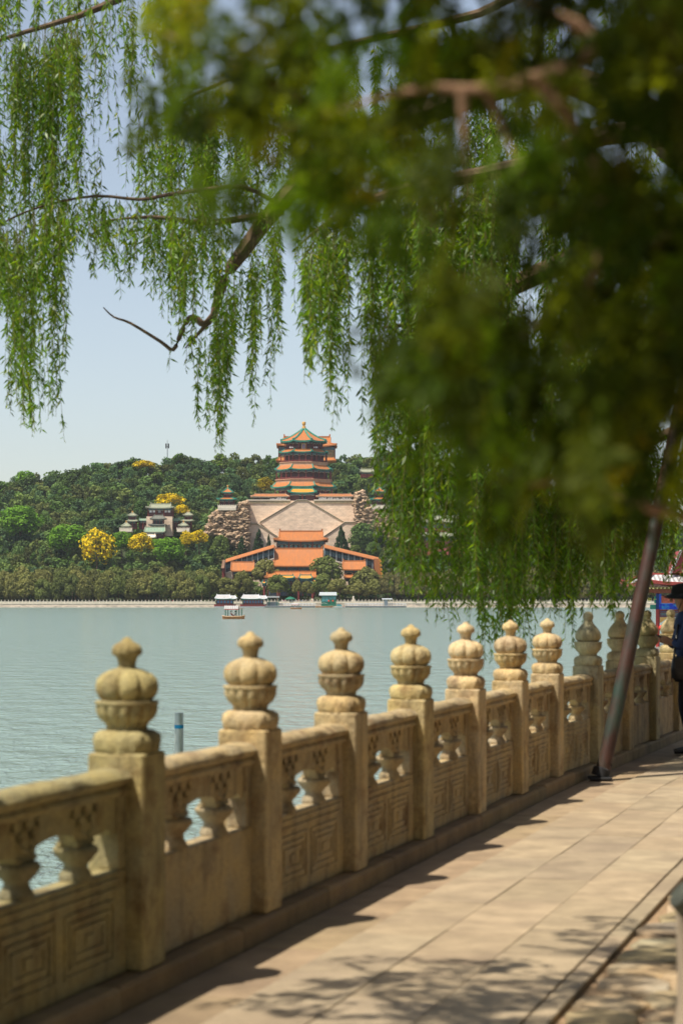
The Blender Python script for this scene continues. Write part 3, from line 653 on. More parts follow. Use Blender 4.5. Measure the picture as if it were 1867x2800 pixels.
storey(tw, 'ngon', tc_, RR(152), RR(134), zt_(1500), zt_(1285), 3, True, rot=rot)
yw = YT-RR(94)*0.924
windows(tw, X(U1(460), yw), X(U1(545), yw), yw-0.3, Z(V1(560), yw), Z(V1(528), yw), 3, WHITE)
windows(tw, X(U1(895), yw), X(U1(975), yw), yw-0.3, Z(V1(560), yw), Z(V1(528), yw), 3, WHITE)
yp = YT-RR(99)*0.924-0.8
m = MB(); m.box(X(U1(683), yp), X(U1(758), yp), yp-0.3, yp, Z(V1(580), yp), Z(V1(478), yp)); pl = m.build('plaque', GOLD, tw)
m = MB(); m.box(X(U1(694), yp), X(U1(747), yp), yp-0.38, yp-0.301, Z(V1(566), yp), Z(V1(490), yp)); m.build('plaque_field', surf('blue_field', (0.02, 0.04, 0.22), 0.5), pl)
m = MB()
for y in (500, 522, 545): m.box(X(U1(712), yp), X(U1(729), yp), yp-0.43, yp-0.381, Z(V1(y+13), yp), Z(V1(y), yp))
tag(m.build('gilt_characters', GOLD, pl), kind='stuff')
# entrance portico on the platform edge
YP = 1043.0; zp = lambda y: Z(V1(y), YP); xp = lambda x: X(U1(x), YP)
po = empty('entrance_portico', (0, 0, 0), 'red entrance porch with bright yellow tiled roof at the top of the platform stairs', 'porch')
cx = xp(697); roof(po, 'rect', (cx, YP+4), ((xp(955)-xp(440))/2, 4.5), ((xp(880)-xp(510))/2, 0.3), zp(1350), zp(1280), YELLOW, TEAL, 0.8, edge=0.5)
storey(po, 'rect', (cx, YP+4), ((xp(915)-xp(470))/2, 3.2), ((xp(905)-xp(480))/2, 2.2), zp(1500), zp(1365), 6.5, False)
m = MB(); m.box(xp(640), xp(750), YP+1.2, YP+1.78, zp(1470), zp(1385)); m.build('doorway', DARKIN, po)
m = MB(); m.box(xp(455), xp(485), YP+0.2, YP+2.0, zp(1530), zp(1475)); m.build('pedestal', PALE, po)
m = MB(); m.box(xp(903), xp(930), YP+0.2, YP+2.0, zp(1530), zp(1475)); m.build('pedestal', PALE, po)
# platform
YW = 1040.0; zw = lambda y: Z(V0(y), YW); xw = lambda x: X(U0(x), YW)
pf = empty('stone_platform', (0, 0, 0), 'huge tan stone platform with diamond-shaped double stairway below the tower', 'platform')
m = MB(); m.box(xw(333), xw(1158), YW, YW+52, zw(1120), zw(697)); m.build('wall', TANWALL, pf)
m = MB(); poly = [(xw(a), zw(b)) for a, b in ((703, 703), (787, 703), (1066, 868), (912, 978), (912, 1100), (560, 1100), (560, 978), (424, 868))]
m.prism(poly, YW-3.2, YW-0.01); m.build('stair_block', TANWALL, pf)
for sgn, pl_ in ((0, ((333, 880), (405, 880), (562, 980), (562, 1110), (333, 1110))), (1, ((1158, 870), (1072, 870), (910, 980), (910, 1110), (1158, 1110)))):
    m = MB(); m.prism([(xw(a), zw(b)) for a, b in pl_], YW-6, YW-3.21); m.build('stair_block', TANWALL, pf)
def strip(a, b, h, y0, y1, mat, par, nm):
    m = MB(); p, q = a, b; m.prism([(p[0], p[1]), (q[0], q[1]), (q[0], q[1]+h), (p[0], p[1]+h)], y0, y1); return m.build(nm, mat, par)
for a, b, y in (((703, 706), (424, 871), -3.5), ((787, 706), (1066, 871), -3.5), ((405, 884), (562, 984), -6.3), ((1072, 874), (910, 984), -6.3), ((348, 884), (405, 884), -6.3), ((703, 704), (787, 704), -3.5), ((1158, 874), (1072, 874), -6.3)):
    st_ = strip((xw(a[0]), zw(a[1])), (xw(b[0]), zw(b[1])), 0.65, YW+y, YW+y+1.2, PARAPET, pf, 'stair_parapet')
    strip((xw(a[0]), zw(a[1])+0.652), (xw(b[0]), zw(b[1])+0.652), 0.2, YW+y-0.15, YW+y+1.35, PALE, st_, 'coping')
for x0, x1 in ((333, 650), (840, 1158)):
    m = MB(); m.box(xw(x0)-0.2, xw(x1)+0.2, YW-0.4, YW+1.2, zw(697)-1.3, zw(697)-0.002); pa = m.build('parapet', PARAPET, pf)
    m = MB(); m.box(xw(x0)-0.4, xw(x1)+0.4, YW-0.7, YW+1.4, zw(697), zw(697)+0.55); m.build('coping', PALE, pa)
for i, (x0, x1) in enumerate(((358, 640), (858, 1138))):
    g = empty('gallery', (0, 0, 0), ['low orange-roofed gallery on the platform edge left of the porch', 'low orange-roofed gallery on the platform edge right of the porch'][i], 'gallery', 'galleries on the platform edge')
    cx = (xw(x0)+xw(x1))/2; hx = (xw(x1)-xw(x0))/2; yc = YW+5
    roof(g, 'rect', (cx, yc), (hx+0.6, 3.6), (hx-1.5, 0.2), zw(662), zw(646), ORANGE, LEDGE, 0.2, edge=0.3)
    storey(g, 'rect', (cx, yc), (hx-0.4, 2.6), (hx-0.8, 1.6), zw(697), zw(664), 4.5, False, wmat=DARKIN, cmat=DRED)
    m = MB(); rr_ = random.Random(i+4)
    for q in range(26):
        if i == 0 and q < 13: continue
        xx = cx-hx+1+(2*hx-2)*q/26; m.box(xx, xx+0.5, yc-2.95, yc-2.75, zw(692), zw(692)+rr_.uniform(0.7, 1.6))
    tag(m.build('white_railing', [WHITE], g), kind='stuff')
# hall behind the tower
YB = 1105.0; zb = lambda y: Z(V1(y), YB); xb = lambda x: X(U1(x), YB)
bh = empty('hilltop_hall', (0, 0, 0), 'orange-roofed hall on the hilltop peeking out behind the tower', 'hall')
roof(bh, 'rect', (xb(780), YB), ((xb(1310)-xb(245))/2, 9), ((xb(1190)-xb(360))/2, 0.3), zb(540), zb(372), ORANGE, ORANGE, 1.0, gable=(xb(1190)-xb(360))/2, edge=0.6)
storey(bh, 'rect', (xb(780), YB), ((xb(1275)-xb(280))/2, 7.5), ((xb(1270)-xb(285))/2, 7), zb(800), zb(560), 6, False, wmat=surf('ochre_glazed_wall', (0.36, 0.25, 0.11), 0.6, 0.4, 0.8, (0.08, 0.16, 0.10), 0.7, 0.8))
roof(bh, 'rect', (xb(770), YB-2), ((xb(1260)-xb(200))/2, 9), ((xb(1240)-xb(280))/2, 6), zb(805), zb(745), ORANGE, ORANGE, 0.4, edge=0.4, name='lower_roof')
# main halls in front of the platform
def P0(Y): return (lambda x: X(U0(x), Y)), (lambda y: Z(V0(y), Y))
YD = 1016.0; x_, z_ = P0(YD)
dh = empty('upper_hall', (0, 0, 0), 'upper orange-roofed temple hall with blue painted beams at the platform foot', 'hall')
cx = (x_(572)+x_(902))/2; roof(dh, 'rect', (cx, YD), ((x_(940)-x_(530))/2, 9), ((x_(902)-x_(572))/2, 0.3), z_(1008), z_(938), ORANGE, ORANGE, 1.1, gable=(x_(902)-x_(572))/2, edge=0.55)
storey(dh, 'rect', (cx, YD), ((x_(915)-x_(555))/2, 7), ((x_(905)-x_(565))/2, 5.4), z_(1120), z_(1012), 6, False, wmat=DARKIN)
windows(dh, x_(575), x_(895), YD-5.6, z_(1060), z_(1036), 9, TEALGLASS, 0.3)
YF = 992.0; x_, z_ = P0(YF)
fh = empty('main_hall', (0, 0, 0), 'largest orange-tiled hall with plain gable ends at the centre of the temple', 'hall')
cx = (x_(533)+x_(903))/2; hx = (x_(903)-x_(533))/2
roof(fh, 'rect', (cx, YF), (hx, 12), (hx-0.1, 0.3), z_(1200), z_(1070), ORANGE, ORANGE, 0.1, edge=0.55)
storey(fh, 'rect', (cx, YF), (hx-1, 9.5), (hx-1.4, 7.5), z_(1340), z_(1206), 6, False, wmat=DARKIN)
# sloping galleries
def slope_gallery(u_a, v_a, u_b, v_b, Y, lab):
    g = empty('sloping_gallery', (0, 0, 0), lab, 'gallery', 'sloping galleries beside the main hall')
    x_, z_ = P0(Y); a = (x_(u_a), z_(v_a)); b = (x_(u_b), z_(v_b))
    n = 9
    m = MB(); m.prism([(a[0], a[1]-1.1), (b[0], b[1]-1.1), (b[0], b[1]-6.4), (a[0], a[1]-6.4)], Y+0.6, Y+5); wl = m.build('wall', DARKIN, g)
    m = MB(); m.prism([(a[0], a[1]-6.401), (b[0], b[1]-6.401), (b[0], min(a[1], b[1])-22), (a[0], min(a[1], b[1])-22)], Y-0.4, Y+5); m.build('base', TANWALL, g)
    strip((a[0], a[1]-6.7), (b[0], b[1]-6.7), 0.55, Y-0.8, Y-0.402, PALE, g, 'coping')
    m = MB()
    for y0, y1, z0, z1 in ((Y-1.3, Y+2.2, -1.0, 0.6), (Y+2.2, Y+5.8, 0.6, -1.0)):
        m.add([(a[0], y0, a[1]+z0), (b[0], y0, b[1]+z0), (b[0], y1, b[1]+z1), (a[0], y1, a[1]+z1)], [(0, 1, 2, 3)])
        m.add([(a[0], y0, a[1]+z0-0.35), (b[0], y0, b[1]+z0-0.35), (b[0], y1, b[1]+z1-0.35), (a[0], y1, a[1]+z1-0.35)], [(0, 3, 2, 1)])
    m.add([(a[0], Y-1.3, a[1]-1.35), (b[0], Y-1.3, b[1]-1.35), (b[0], Y-1.3, b[1]-1.0), (a[0], Y-1.3, a[1]-1.0)], [(0, 1, 2, 3)])
    tag(m.build('roof', ORANGE, g), kind='stuff')
    for i in range(n+1):
        t = i/n; xx = a[0]+(b[0]-a[0])*t; zz = a[1]+(b[1]-a[1])*t
        m = MB(); m.tube([(xx, Y-0.5, zz-6.2), (xx, Y-0.5, zz-1.1)], 0.2, 6); m.build('column', GREYP, g, True)
    for i in range(n*4):
        t = (i+0.5)/(n*4); xx = a[0]+(b[0]-a[0])*t; zz = a[1]+(b[1]-a[1])*t
        m = MB(); m.box(xx-0.28, xx+0.28, Y+0.45, Y+0.599, zz-4.4, zz-2.4); m.build('window', BLUEB, wl)
slope_gallery(530, 1040, 160, 1152, 985, 'orange-roofed gallery sloping down to the left of the main hall')
slope_gallery(915, 1040, 1330, 1140, 985, 'orange-roofed gallery sloping down to the right of the main hall')
Y = 984.0; x_, z_ = P0(Y)
g = empty('corner_gallery', (0, 0, 0), 'orange tiled gallery end stepping down at the right corner of the temple', 'gallery')
m = MB(); m.prism([(x_(1292), z_(1142)), (x_(1338), z_(1142)), (x_(1338), z_(1200)), (x_(1356), z_(1300)), (x_(1335), z_(1306)), (x_(1300), z_(1240))], Y-3, Y-1.4); m.build('roof', ORANGE, g)
for q in range(5):
    m = MB(); m.tube([(x_(1336+q*3.5), Y-3, z_(1150+q*32)), (x_(1345+q*3.5), Y-3, z_(1170+q*32))], 0.6, 6); m.build('ridge_beast', YELLOW, g)
m = MB(); m.box(x_(1294), x_(1336), Y-1.39, Y+4, z_(1420), z_(1146)); m.build('wall', RED, g)
Y = 984.0; x_, z_ = P0(Y)
g = empty('corner_gallery', (0, 0, 0), 'brown tiled gallery end at the left corner of the temple', 'gallery')
m = MB(); m.prism([(x_(160), z_(1152)), (x_(140), z_(1150)), (x_(128), z_(1215)), (x_(152), z_(1215))], Y-3, Y-1.4); m.build('roof', LEDGE, g)
m = MB(); m.box(x_(134), x_(156), Y-1.39, Y+4, z_(1420), z_(1160)); m.build('wall', RED, g)
# side halls
for lab, xa, xb_, yr, ye in (('orange-roofed side hall at the lower left of the temple court', 205, 380, 1172, 1236), ('orange-roofed side hall at the lower right of the temple court', 1055, 1228, 1164, 1226)):
    Y = 974.0; x_, z_ = P0(Y); g = empty('side_hall', (0, 0, 0), lab, 'hall', 'side halls of the temple court')
    cx = (x_(xa)+x_(xb_))/2; hx = (x_(xb_)-x_(xa))/2
    roof(g, 'rect', (cx, Y), (hx, 6), (hx-0.1, 0.3), z_(ye), z_(yr), ORANGE, ORANGE, 0.1, edge=0.45)
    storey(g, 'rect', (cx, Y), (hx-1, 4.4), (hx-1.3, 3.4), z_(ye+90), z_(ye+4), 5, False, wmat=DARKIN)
    if xa > 600:
        m = MB(); cxx = (x_(1065)+x_(1132))/2; roof(g, 'rect', (cxx, Y-7), ((x_(1132)-x_(1065))/2, 3), ((x_(1132)-x_(1065))/2-0.1, 0.2), Z(V0(1286), Y-7), Z(V0(1270), Y-7), ORANGE, ORANGE, 0.1, edge=0.3, name='lower_roof')
# gate
Y = 958.0; x_, z_ = P0(Y)
g = empty('temple_gate', (0, 0, 0), 'orange-roofed temple gate half hidden behind shore trees with a dark arched doorway', 'gate')
cx = (x_(472)+x_(856))/2; hx = (x_(856)-x_(472))/2
roof(g, 'rect', (cx, Y), (hx+0.6, 6.5), (hx, 0.3), z_(1288), z_(1246), ORANGE, ORANGE, 0.4, gable=hx-0.4, edge=0.5)
storey(g, 'rect', (cx, Y), (hx-1, 5), (hx-1.3, 4), z_(1425), z_(1290), 5.5, False, wmat=surf('slate_blue_wall', (0.10, 0.13, 0.18), 0.7, 0.3, 0.5))
m = MB(); ar = [(x_(625), z_(1425)), (x_(692), z_(1425)), (x_(692), z_(1400))] + [(x_(658.5+33.5*math.cos(t)), z_(1400-18*math.sin(t))) for t in [PI*i/10 for i in range(1, 10)]] + [(x_(625), z_(1400))]
m.prism(ar, Y-4.6, Y-4.02); m.build('archway', DARKIN, g)
m = MB(); m.box(x_(610), x_(708), Y-4.5, Y-4.02, z_(1378), z_(1340)); m.build('lintel', surf('grey_brick', (0.2, 0.18, 0.17), 0.8, 0.2, 0.5), g)
# memorial archway in front of the gate
Y = 948.0; x_, z_ = P0(Y)
g = empty('memorial_archway', (0, 0, 0), 'wooden memorial archway with red posts and small yellow roofs in front of the gate', 'archway')
for a, b, e, r_ in ((560, 690, 1290, 1272), (718, 826, 1294, 1270), (438, 470, 1330, 1316), (815, 852, 1326, 1306)):
    cx = (x_(a)+x_(b))/2; hx = (x_(b)-x_(a))/2
    roof(g, 'rect', (cx, Y), (hx, 1.8), (hx*0.8, 0.2), z_(e), z_(r_), YELLOW, TEAL, 0.5, edge=0.3)
    m = MB(); m.box(cx-hx*0.8, cx+hx*0.8, Y-0.6, Y+0.6, z_(e+22), z_(e+1)); m.build('painted_beam', BLUEB, g)
for a in (456, 560, 720, 826):
    m = MB(); m.tube([(x_(a), Y, -0.5), (x_(a), Y, z_(1300))], 0.55, 10); m.build('post', RED, g, True)
# pavilions on the rocks
def pavilion(name, lab, cat, cx, tiers, Y, U, V, tile, trim, base=None, group=None, n=4, ftop=None, wmat=None, edge=0.4):
    """tiers: (eave_x0, eave_x1, eave_y, top_y, wall_x0, wall_x1, wall_bottom_y)"""
    g = empty(name, (0, 0, 0), lab, cat, group); x_ = lambda q: X(U(q), Y); z_ = lambda q: Z(V(q), Y)
    for i, (a, b, e, t, wa, wb, wbm) in enumerate(tiers):
        c = ((x_(a)+x_(b))/2, Y); hx = (x_(b)-x_(a))/2; wx = (x_(wb)-x_(wa))/2
        top = 0.25 if i == 0 and ftop is not None else (tiers[i-1][5]-tiers[i-1][4])/2*(x_(1)-x_(0)) if i else hx*0.55
        roof(g, 'rect', c, (hx, hx), (top, top if (i or ftop is not None) else 0.2), z_(e), z_(t), tile, trim, hx*0.07, edge=edge, gable=None)
        storey(g, 'rect', c, (wx, wx), (wx*0.86, wx*0.86), z_(wbm), z_(e)-edge*0.8, max(1.8, wx*0.7), i > 0, wmat=wmat)
    if ftop is not None:
        q = tiers[0]; finial(g, ((x_(q[0])+x_(q[1]))/2, Y), z_(q[3])-0.3, z_(ftop)-z_(q[3])+0.3, 0.45, GOLD)
    if base:
        a, b, y0, y1 = base; m = MB(); m.bbox(x_(a), x_(b), Y-(x_(b)-x_(a))/2, Y+(x_(b)-x_(a))/2, z_(y1), z_(y0), 0.15); m.build('terrace', PALE, g)
        m = MB(); nn = 9
        for i in range(nn+1):
            xx = x_(a)+(x_(b)-x_(a))*i/nn; m.box(xx-0.15, xx+0.15, Y-(x_(b)-x_(a))/2+0.1, Y-(x_(b)-x_(a))/2+0.4, z_(y0), z_(y0)+1.3)
        m.box(x_(a), x_(b), Y-(x_(b)-x_(a))/2+0.15, Y-(x_(b)-x_(a))/2+0.35, z_(y0), z_(y0)+0.9)
        tag(m.build('terrace_rail', PALE, g), kind='stuff')
    return g
pavilion('rock_pavilion', 'two-tiered orange-roofed pavilion on the rocks left of the platform', 'pavilion', 175, [(130, 222, 635, 600, 147, 205, 684), (95, 248, 690, 674, 120, 222, 748)], 1030, U0, V0, ORANGE, TEAL, (105, 245, 748, 775), ftop=578)
pavilion('rock_pavilion', 'two-tiered orange-roofed pavilion on the rocks right of the platform behind willow strands', 'pavilion', 1335, [(1285, 1388, 630, 596, 1304, 1368, 682), (1263, 1408, 690, 672, 1284, 1388, 748)], 1030, U0, V0, ORANGE, TEAL, (1270, 1402, 748, 768), ftop=574)
# left hillside temple group
U4 = lambda x: 320+x/6.533
V4 = lambda y: 1350+y/6.533
YG = 1046.0
g = empty('hillside_hall', (0, 0, 0), 'grey-roofed red hall with white windows on a tan base on the left hillside', 'hall')
x_ = lambda q: X(U4(q), YG); z_ = lambda q: Z(V4(q), YG)
cx = x_(785); roof(g, 'rect', (cx, YG), ((x_(1032)-x_(528))/2, 5.5), ((x_(970)-x_(605))/2, 0.3), z_(262), z_(192), GTILE, GTILE, 0.6, gable=(x_(970)-x_(605))/2, edge=0.4)
storey(g, 'rect', (cx, YG), ((x_(1000)-x_(570))/2, 4), ((x_(990)-x_(580))/2, 3.4), z_(412), z_(270), 4, False)
windows(g, x_(585), x_(705), YG-3.5, z_(342), z_(290), 2, WHITE, 0.2); windows(g, x_(850), x_(975), YG-3.5, z_(342), z_(290), 2, WHITE, 0.2); windows(g, x_(745), x_(800), YG-3.5, z_(345), z_(300), 1, GREYP, 0.1)
m = MB(); m.box(x_(545), x_(1006), YG-5, YG+5, z_(760), z_(414)); m.build('base', TANWALL, g)
pavilion('bronze_pavilion', 'dark bronze two-tiered pavilion in front of the grey-roofed hillside hall', 'pavilion', 740, [(605, 882, 455, 392, 650, 828, 548), (578, 885, 562, 540, 625, 850, 620)], 1036, U4, V4, DARKTILE, DARKTILE, wmat=surf('dark_bronze', (0.035, 0.045, 0.05), 0.5, 0.3, 1), edge=0.3)
x_ = lambda q: X(U4(q), 1030); z_ = lambda q: Z(V4(q), 1030)
g = empty('hillside_gatehouse', (0, 0, 0), 'green-tiled gatehouse below the bronze pavilion', 'gatehouse')
roof(g, 'rect', (x_(684), 1030), ((x_(872)-x_(496))/2, 4), ((x_(862)-x_(506))/2, 0.3), z_(688), z_(606), GREENTILE, GTILE, 0.2, edge=0.35)
storey(g, 'rect', (x_(684), 1030), ((x_(850)-x_(520))/2, 3), ((x_(846)-x_(524))/2, 2.4), z_(820), z_(692), 4, False)
g = empty('stone_gate_roof', (0, 0, 0), 'small whitish stone gate roof among trees below the green-tiled gatehouse', 'gate')
x_ = lambda q: X(U4(q), 1024); z_ = lambda q: Z(V4(q), 1024)
roof(g, 'rect', (x_(607), 1024), ((x_(702)-x_(512))/2, 2.5), ((x_(690)-x_(530))/2, 0.2), z_(782), z_(735), PALE, PALE, 0.3, edge=0.3)
m = MB(); m.box(x_(540), x_(672), 1023, 1025, z_(900), z_(790)); m.build('wall', DRED, g)
for lab, c, t1, t2 in (('left two-tiered grey-roofed corner tower of the hillside group', 285, (195, 368, 392, 340, 225, 345, 456), (185, 388, 492, 466, 225, 350, 634)), ('right two-tiered grey-roofed corner tower of the hillside group', 1280, (1188, 1366, 385, 328, 1218, 1338, 456), (1150, 1378, 488, 462, 1220, 1345, 620))):
    pavilion('corner_tower', lab, 'pavilion', c, [t1, t2], 1044, U4, V4, GTILE, GTILE, ftop=t1[3]-30, group='corner towers of the hillside group', edge=0.3)
for lab, c, t1 in (('small grey-roofed pavilion at the far left of the hillside group', 170, (80, 262, 582, 515, 120, 225, 646)), ('small grey-roofed pavilion at the far right of the hillside group', 1190, (1100, 1282, 572, 512, 1140, 1250, 646))):
    pavilion('corner_pavilion', lab, 'pavilion', c, [t1], 1030, U4, V4, GTILE, GTILE, base=(t1[0]-20, t1[1]+20, 650, 690), ftop=t1[3]-32, group='small pavilions of the hillside group', edge=0.3)
for lab, a, b in (('short green-roofed gallery left of the hillside hall', 400, 545), ('short green-roofed gallery right of the hillside hall', 1008, 1120)):
    g = empty('link_gallery', (0, 0, 0), lab, 'gallery', 'link galleries of the hillside group'); x_ = lambda q: X(U4(q), YG); z_ = lambda q: Z(V4(q), YG); hx = (x_(b)-x_(a))/2
    roof(g, 'rect', ((x_(a)+x_(b))/2, YG), (hx, 2.5), (hx-0.1, 0.2), z_(482), z_(450), GREENTILE, GREENTILE, 0.1, edge=0.25)
    storey(g, 'rect', ((x_(a)+x_(b))/2, YG), (hx-0.3, 1.8), (hx-0.4, 1.4), z_(640), z_(486), 3, False)
# red halls on the right, seen through willow strands
for lab, a, b, e, r_, bt in (('red hall with pale roof on the right hillside seen through willow strands', 1118, 1282, 1428, 1412, 1500), ('small red hall with grey roof among trees right of the tower', 984, 1022, 1292, 1284, 1306), ('red-walled hall low on the right hillside behind the willow', 1105, 1275, 1466, 1458, 1520)):
    Y = 1035.0 if e > 1300 else 1120.0; g = empty('hillside_red_hall', (0, 0, 0), lab, 'hall'); cx = (X(a, Y)+X(b, Y))/2; hx = (X(b, Y)-X(a, Y))/2
    if e == 1466: Y -= 12
    roof(g, 'rect', (cx, Y), (hx, 5), (hx*0.85, 0.3), Z(e, Y), Z(r_, Y), GTILE, GTILE, 0.5, edge=0.4)
    storey(g, 'rect', (cx, Y), (hx*0.88, 3.6), (hx*0.86, 3.2), Z(bt, Y), Z(e+2, Y), 4, False, wmat=surf('rose_wall', (0.40, 0.10, 0.09), 0.8, 0.2, 0.4))
# mast on the ridge
ma = empty('radio_mast', (X(458, 1195), 1195, HT(X(458, 1195), 1195)), 'thin grey radio mast rising above the trees on the ridge', 'mast')
h0 = Z(1202, 1195)-ma.location.z
m = MB(); m.tube([(0, 0, 0), (0, 0, h0*0.75), (0, 0, h0)], [0.42, 0.3, 0.12], 6); m.build('pole', GREYP, ma)
for q, zz in enumerate((h0*0.80, h0*0.84, h0*0.88)):
    for sx in (-1, 1):
        m = MB(); m.box(sx*0.75-0.35, sx*0.75+0.35, -0.3, 0.3, zz-0.5, zz+0.5); m.build('antenna_panel', BLACKP, ma)
m = MB(); m.box(-1.2, 1.2, -0.15, 0.15, h0*0.82, h0*0.83); m.build('crossbar', BLACKP, ma)
# ------------------------------------------------------------------ rock outcrops
def ico(sub):
    bm = bmesh.new(); bmesh.ops.create_icosphere(bm, subdivisions=sub, radius=1); v = np.array([x.co[:] for x in bm.verts]); f = [tuple(y.index for y in x.verts) for x in bm.faces]; bm.free(); return v, f
IV, IF = ico(1)
def outcrop(lab, pts, Yb, n, seed):
    g = empty('rock_outcrop', (0, 0, 0), lab, 'rocks'); rr_ = random.Random(seed); mb = MB(); k = 0
    core = MB(); x_, z_ = P0(Yb+6); core.prism([(x_(a), z_(b)+0.0) for a, b in pts], Yb+3.5, Yb+16); core.build('rock_core', ROCK, g)
    xs = [p[0] for p in pts]; ys = [p[1] for p in pts]
    def inside(x, y):
        c = False; j = len(pts)-1
        for i in range(len(pts)):
            if (pts[i][1] > y) != (pts[j][1] > y) and x < (pts[j][0]-pts[i][0])*(y-pts[i][1])/(pts[j][1]-pts[i][1])+pts[i][0]: c = not c
            j = i
        return c
    while k < n:
        a, b = rr_.uniform(min(xs), max(xs)), rr_.uniform(min(ys), max(ys))
        if not inside(a, b): continue
        k += 1; Y = Yb + rr_.uniform(0, 6); s_ = rr_.uniform(0.45, 1.5); sc = np.array([s_*rr_.uniform(0.9, 1.7), s_*1.1, s_*rr_.uniform(0.4, 0.9)])
        v = IV*(1+np.array([rr_.uniform(-0.28, 0.28) for _ in range(len(IV))])[:, None])*sc + np.array([X(U0(a), Y), Y, Z(V0(b), Y)])
        mb.add(v.tolist(), IF)
    tag(mb.build('boulders', ROCK, g), kind='stuff')
outcrop('ochre rock outcrop carrying the pavilion left of the platform', [(105, 772), (235, 772), (262, 720), (332, 695), (334, 1070), (240, 1060), (190, 1000), (100, 960), (8, 960), (20, 900), (60, 800)], 1026, 1500, 1)
outcrop('ochre rock outcrop carrying the pavilion right of the platform', [(1150, 640), (1205, 625), (1240, 700), (1275, 765), (1402, 770), (1470, 900), (1500, 1010), (1420, 1000), (1330, 900), (1160, 960)], 1026, 1500, 2)
# ------------------------------------------------------------------ far embankment with its balustrade, docks and boats
YS = 930.0
def embank(lab, u0, u1, vt_, wallz):
    g = empty('far_embankment', (0, 0, 0), lab, 'embankment'); a, b = X(u0, YS), X(u1, YS)
    m = MB(); m.box(a, b, YS, YS+6, -2.2, Z(wallz, YS)); m.build('wall', surf('pink_beige_masonry', (0.66, 0.52, 0.41), 0.85, 0.25, 0.6, (0.26, 0.22, 0.18), 0.25, 0.7, stretch=(1, 1, 3)), g)
    m = MB(); m.box(a, b, YS-0.15, YS+0.6, Z(wallz, YS)+0.002, Z(wallz, YS)+0.25); m.build('coping', PALE, g)
    zz = Z(wallz, YS)+0.25; m = MB(); n = int((b-a)/1.62)
    for i in range(n+1):
        xx = a+(b-a)*i/n; m.box(xx-0.16, xx+0.16, YS, YS+0.32, zz, zz+1.15); m.lathe([(0.1, 0), (0.18, 0.15), (0.17, 0.3), (0.06, 0.45)], 6, (xx, YS+0.16, zz+1.15))
    m.box(a, b, YS+0.08, YS+0.24, zz+0.002, zz+0.55); m.box(a, b, YS+0.06, YS+0.26, zz+0.72, zz+0.95); tag(m.build('balustrade', PALE, g), kind='stuff')
embank('far lakeside embankment of beige masonry with pale balustrade left of the docks', -120, 590, 1640, 1651)
embank('far lakeside embankment with pale balustrade right of the docks', 590, 2150, 1640, 1650)
def dock_boat(u0, u1, lab, Y, seg):
    g = empty('painted_boat', (0, 0, 0), lab, 'boat', 'painted boats moored at the docks'); x_ = lambda u: X(u, Y); k = Y/FPX; a, b = x_(u0), x_(u1); L_ = b-a; z = WL
    rings = []
    for t, w_, lf in ((0, 0.6, 0.5), (0.06, 0.9, 0.2), (0.5, 1, 0), (0.94, 0.9, 0.2), (1, 0.6, 0.5)):
        xx = a+L_*t; rings.append([(xx, Y-2*w_, z+1.3+lf*0.4), (xx, Y-1.7*w_, z-0.3), (xx, Y+1.7*w_, z-0.3), (xx, Y+2*w_, z+1.3+lf*0.4)])
    m = MB(); m.loft(rings, True); m.build('hull', RED, g)
    m = MB(); m.box(a+0.1, b-0.1, Y-2.03, Y+2.03, z-0.2, z+0.45); m.build('waterline_band', GREYP, g)
    m = MB(); m.box(a+L_*0.1, b-L_*0.1, Y-1.4, Y+1.4, z+1.2, z+3.7); cb = m.build('cabin', DRED, g)
    nw = seg
    windows(cb, a+L_*0.12, b-L_*0.12, Y-1.4, z+1.9, z+3.2, nw, BLUEG, 0.25)
    for i in range(nw+1):
        xx = a+L_*0.1+L_*0.8*i/nw; m = MB(); m.tube([(xx, Y-1.75, z+1.3), (xx, Y-1.75, z+3.8)], 0.11, 6); m.build('column', GREENP if i in (0, nw) else RED, g)
    m = MB(); m.box(a+L_*0.06, b-L_*0.06, Y-1.85, Y+1.85, z+3.6, z+4.0); m.build('painted_beam', TEAL, g)
    roof(g, 'rect', ((a+b)/2-L_*0.08, Y), (L_*0.38, 2.4), (L_*0.30, 0.3), z+4.1, z+5.6, WTILE, WHITE, 0.3, edge=0.2)
    roof(g, 'rect', (b-L_*0.12, Y), (L_*0.17, 2.2), (L_*0.10, 0.3), z+4.05, z+5.2, WTILE, WHITE, 0.4, edge=0.18, name='bow_roof')
    m = MB(); m.tube([((a+b)/2+L_*0.1, Y, z+5.2), ((a+b)/2+L_*0.1, Y, z+6.8)], 0.08, 5); m.build('mast', GREYP, g)
dock_boat(586, 645, 'painted red pleasure boat with white roof moored at the left end of the docks', 921, 5)
dock_boat(657, 728, 'longer painted red pleasure boat with white roofs moored beside the open ticket shed', 921, 7)
def slabdock(u0, u1, lab, Y):
    g = empty('floating_dock', (0, 0, 0), lab, 'dock'); a, b = X(u0, Y), X(u1, Y)
    m = MB(); m.box(a, b, Y-2.5, Y+5, WL+0.25, WL+0.7); m.build('deck', GREYP, g)
    m = MB(); m.box(a, b, Y-2.6, Y-2.501, WL-0.1, WL+0.4); m.build('fender', BLACKP, g)
    n = int((b-a)/1.4); m = MB()
    for i in range(n+1): xx = a+(b-a)*i/n; m.tube([(xx, Y+4.5, WL+0.7), (xx, Y+4.5, WL+1.9)], 0.09, 5)
    m.box(a, b, Y+4.45, Y+4.55, WL+1.7, WL+1.85); m.box(a, b, Y+4.45, Y+4.55, WL+1.2, WL+1.3); tag(m.build('railing', WHITE, g), kind='stuff')
slabdock(724, 862, 'low floating dock between the open ticket shed and the white booth', 921)
slabdock(944, 1110, 'long white-railed floating dock right of the white booth', 921)
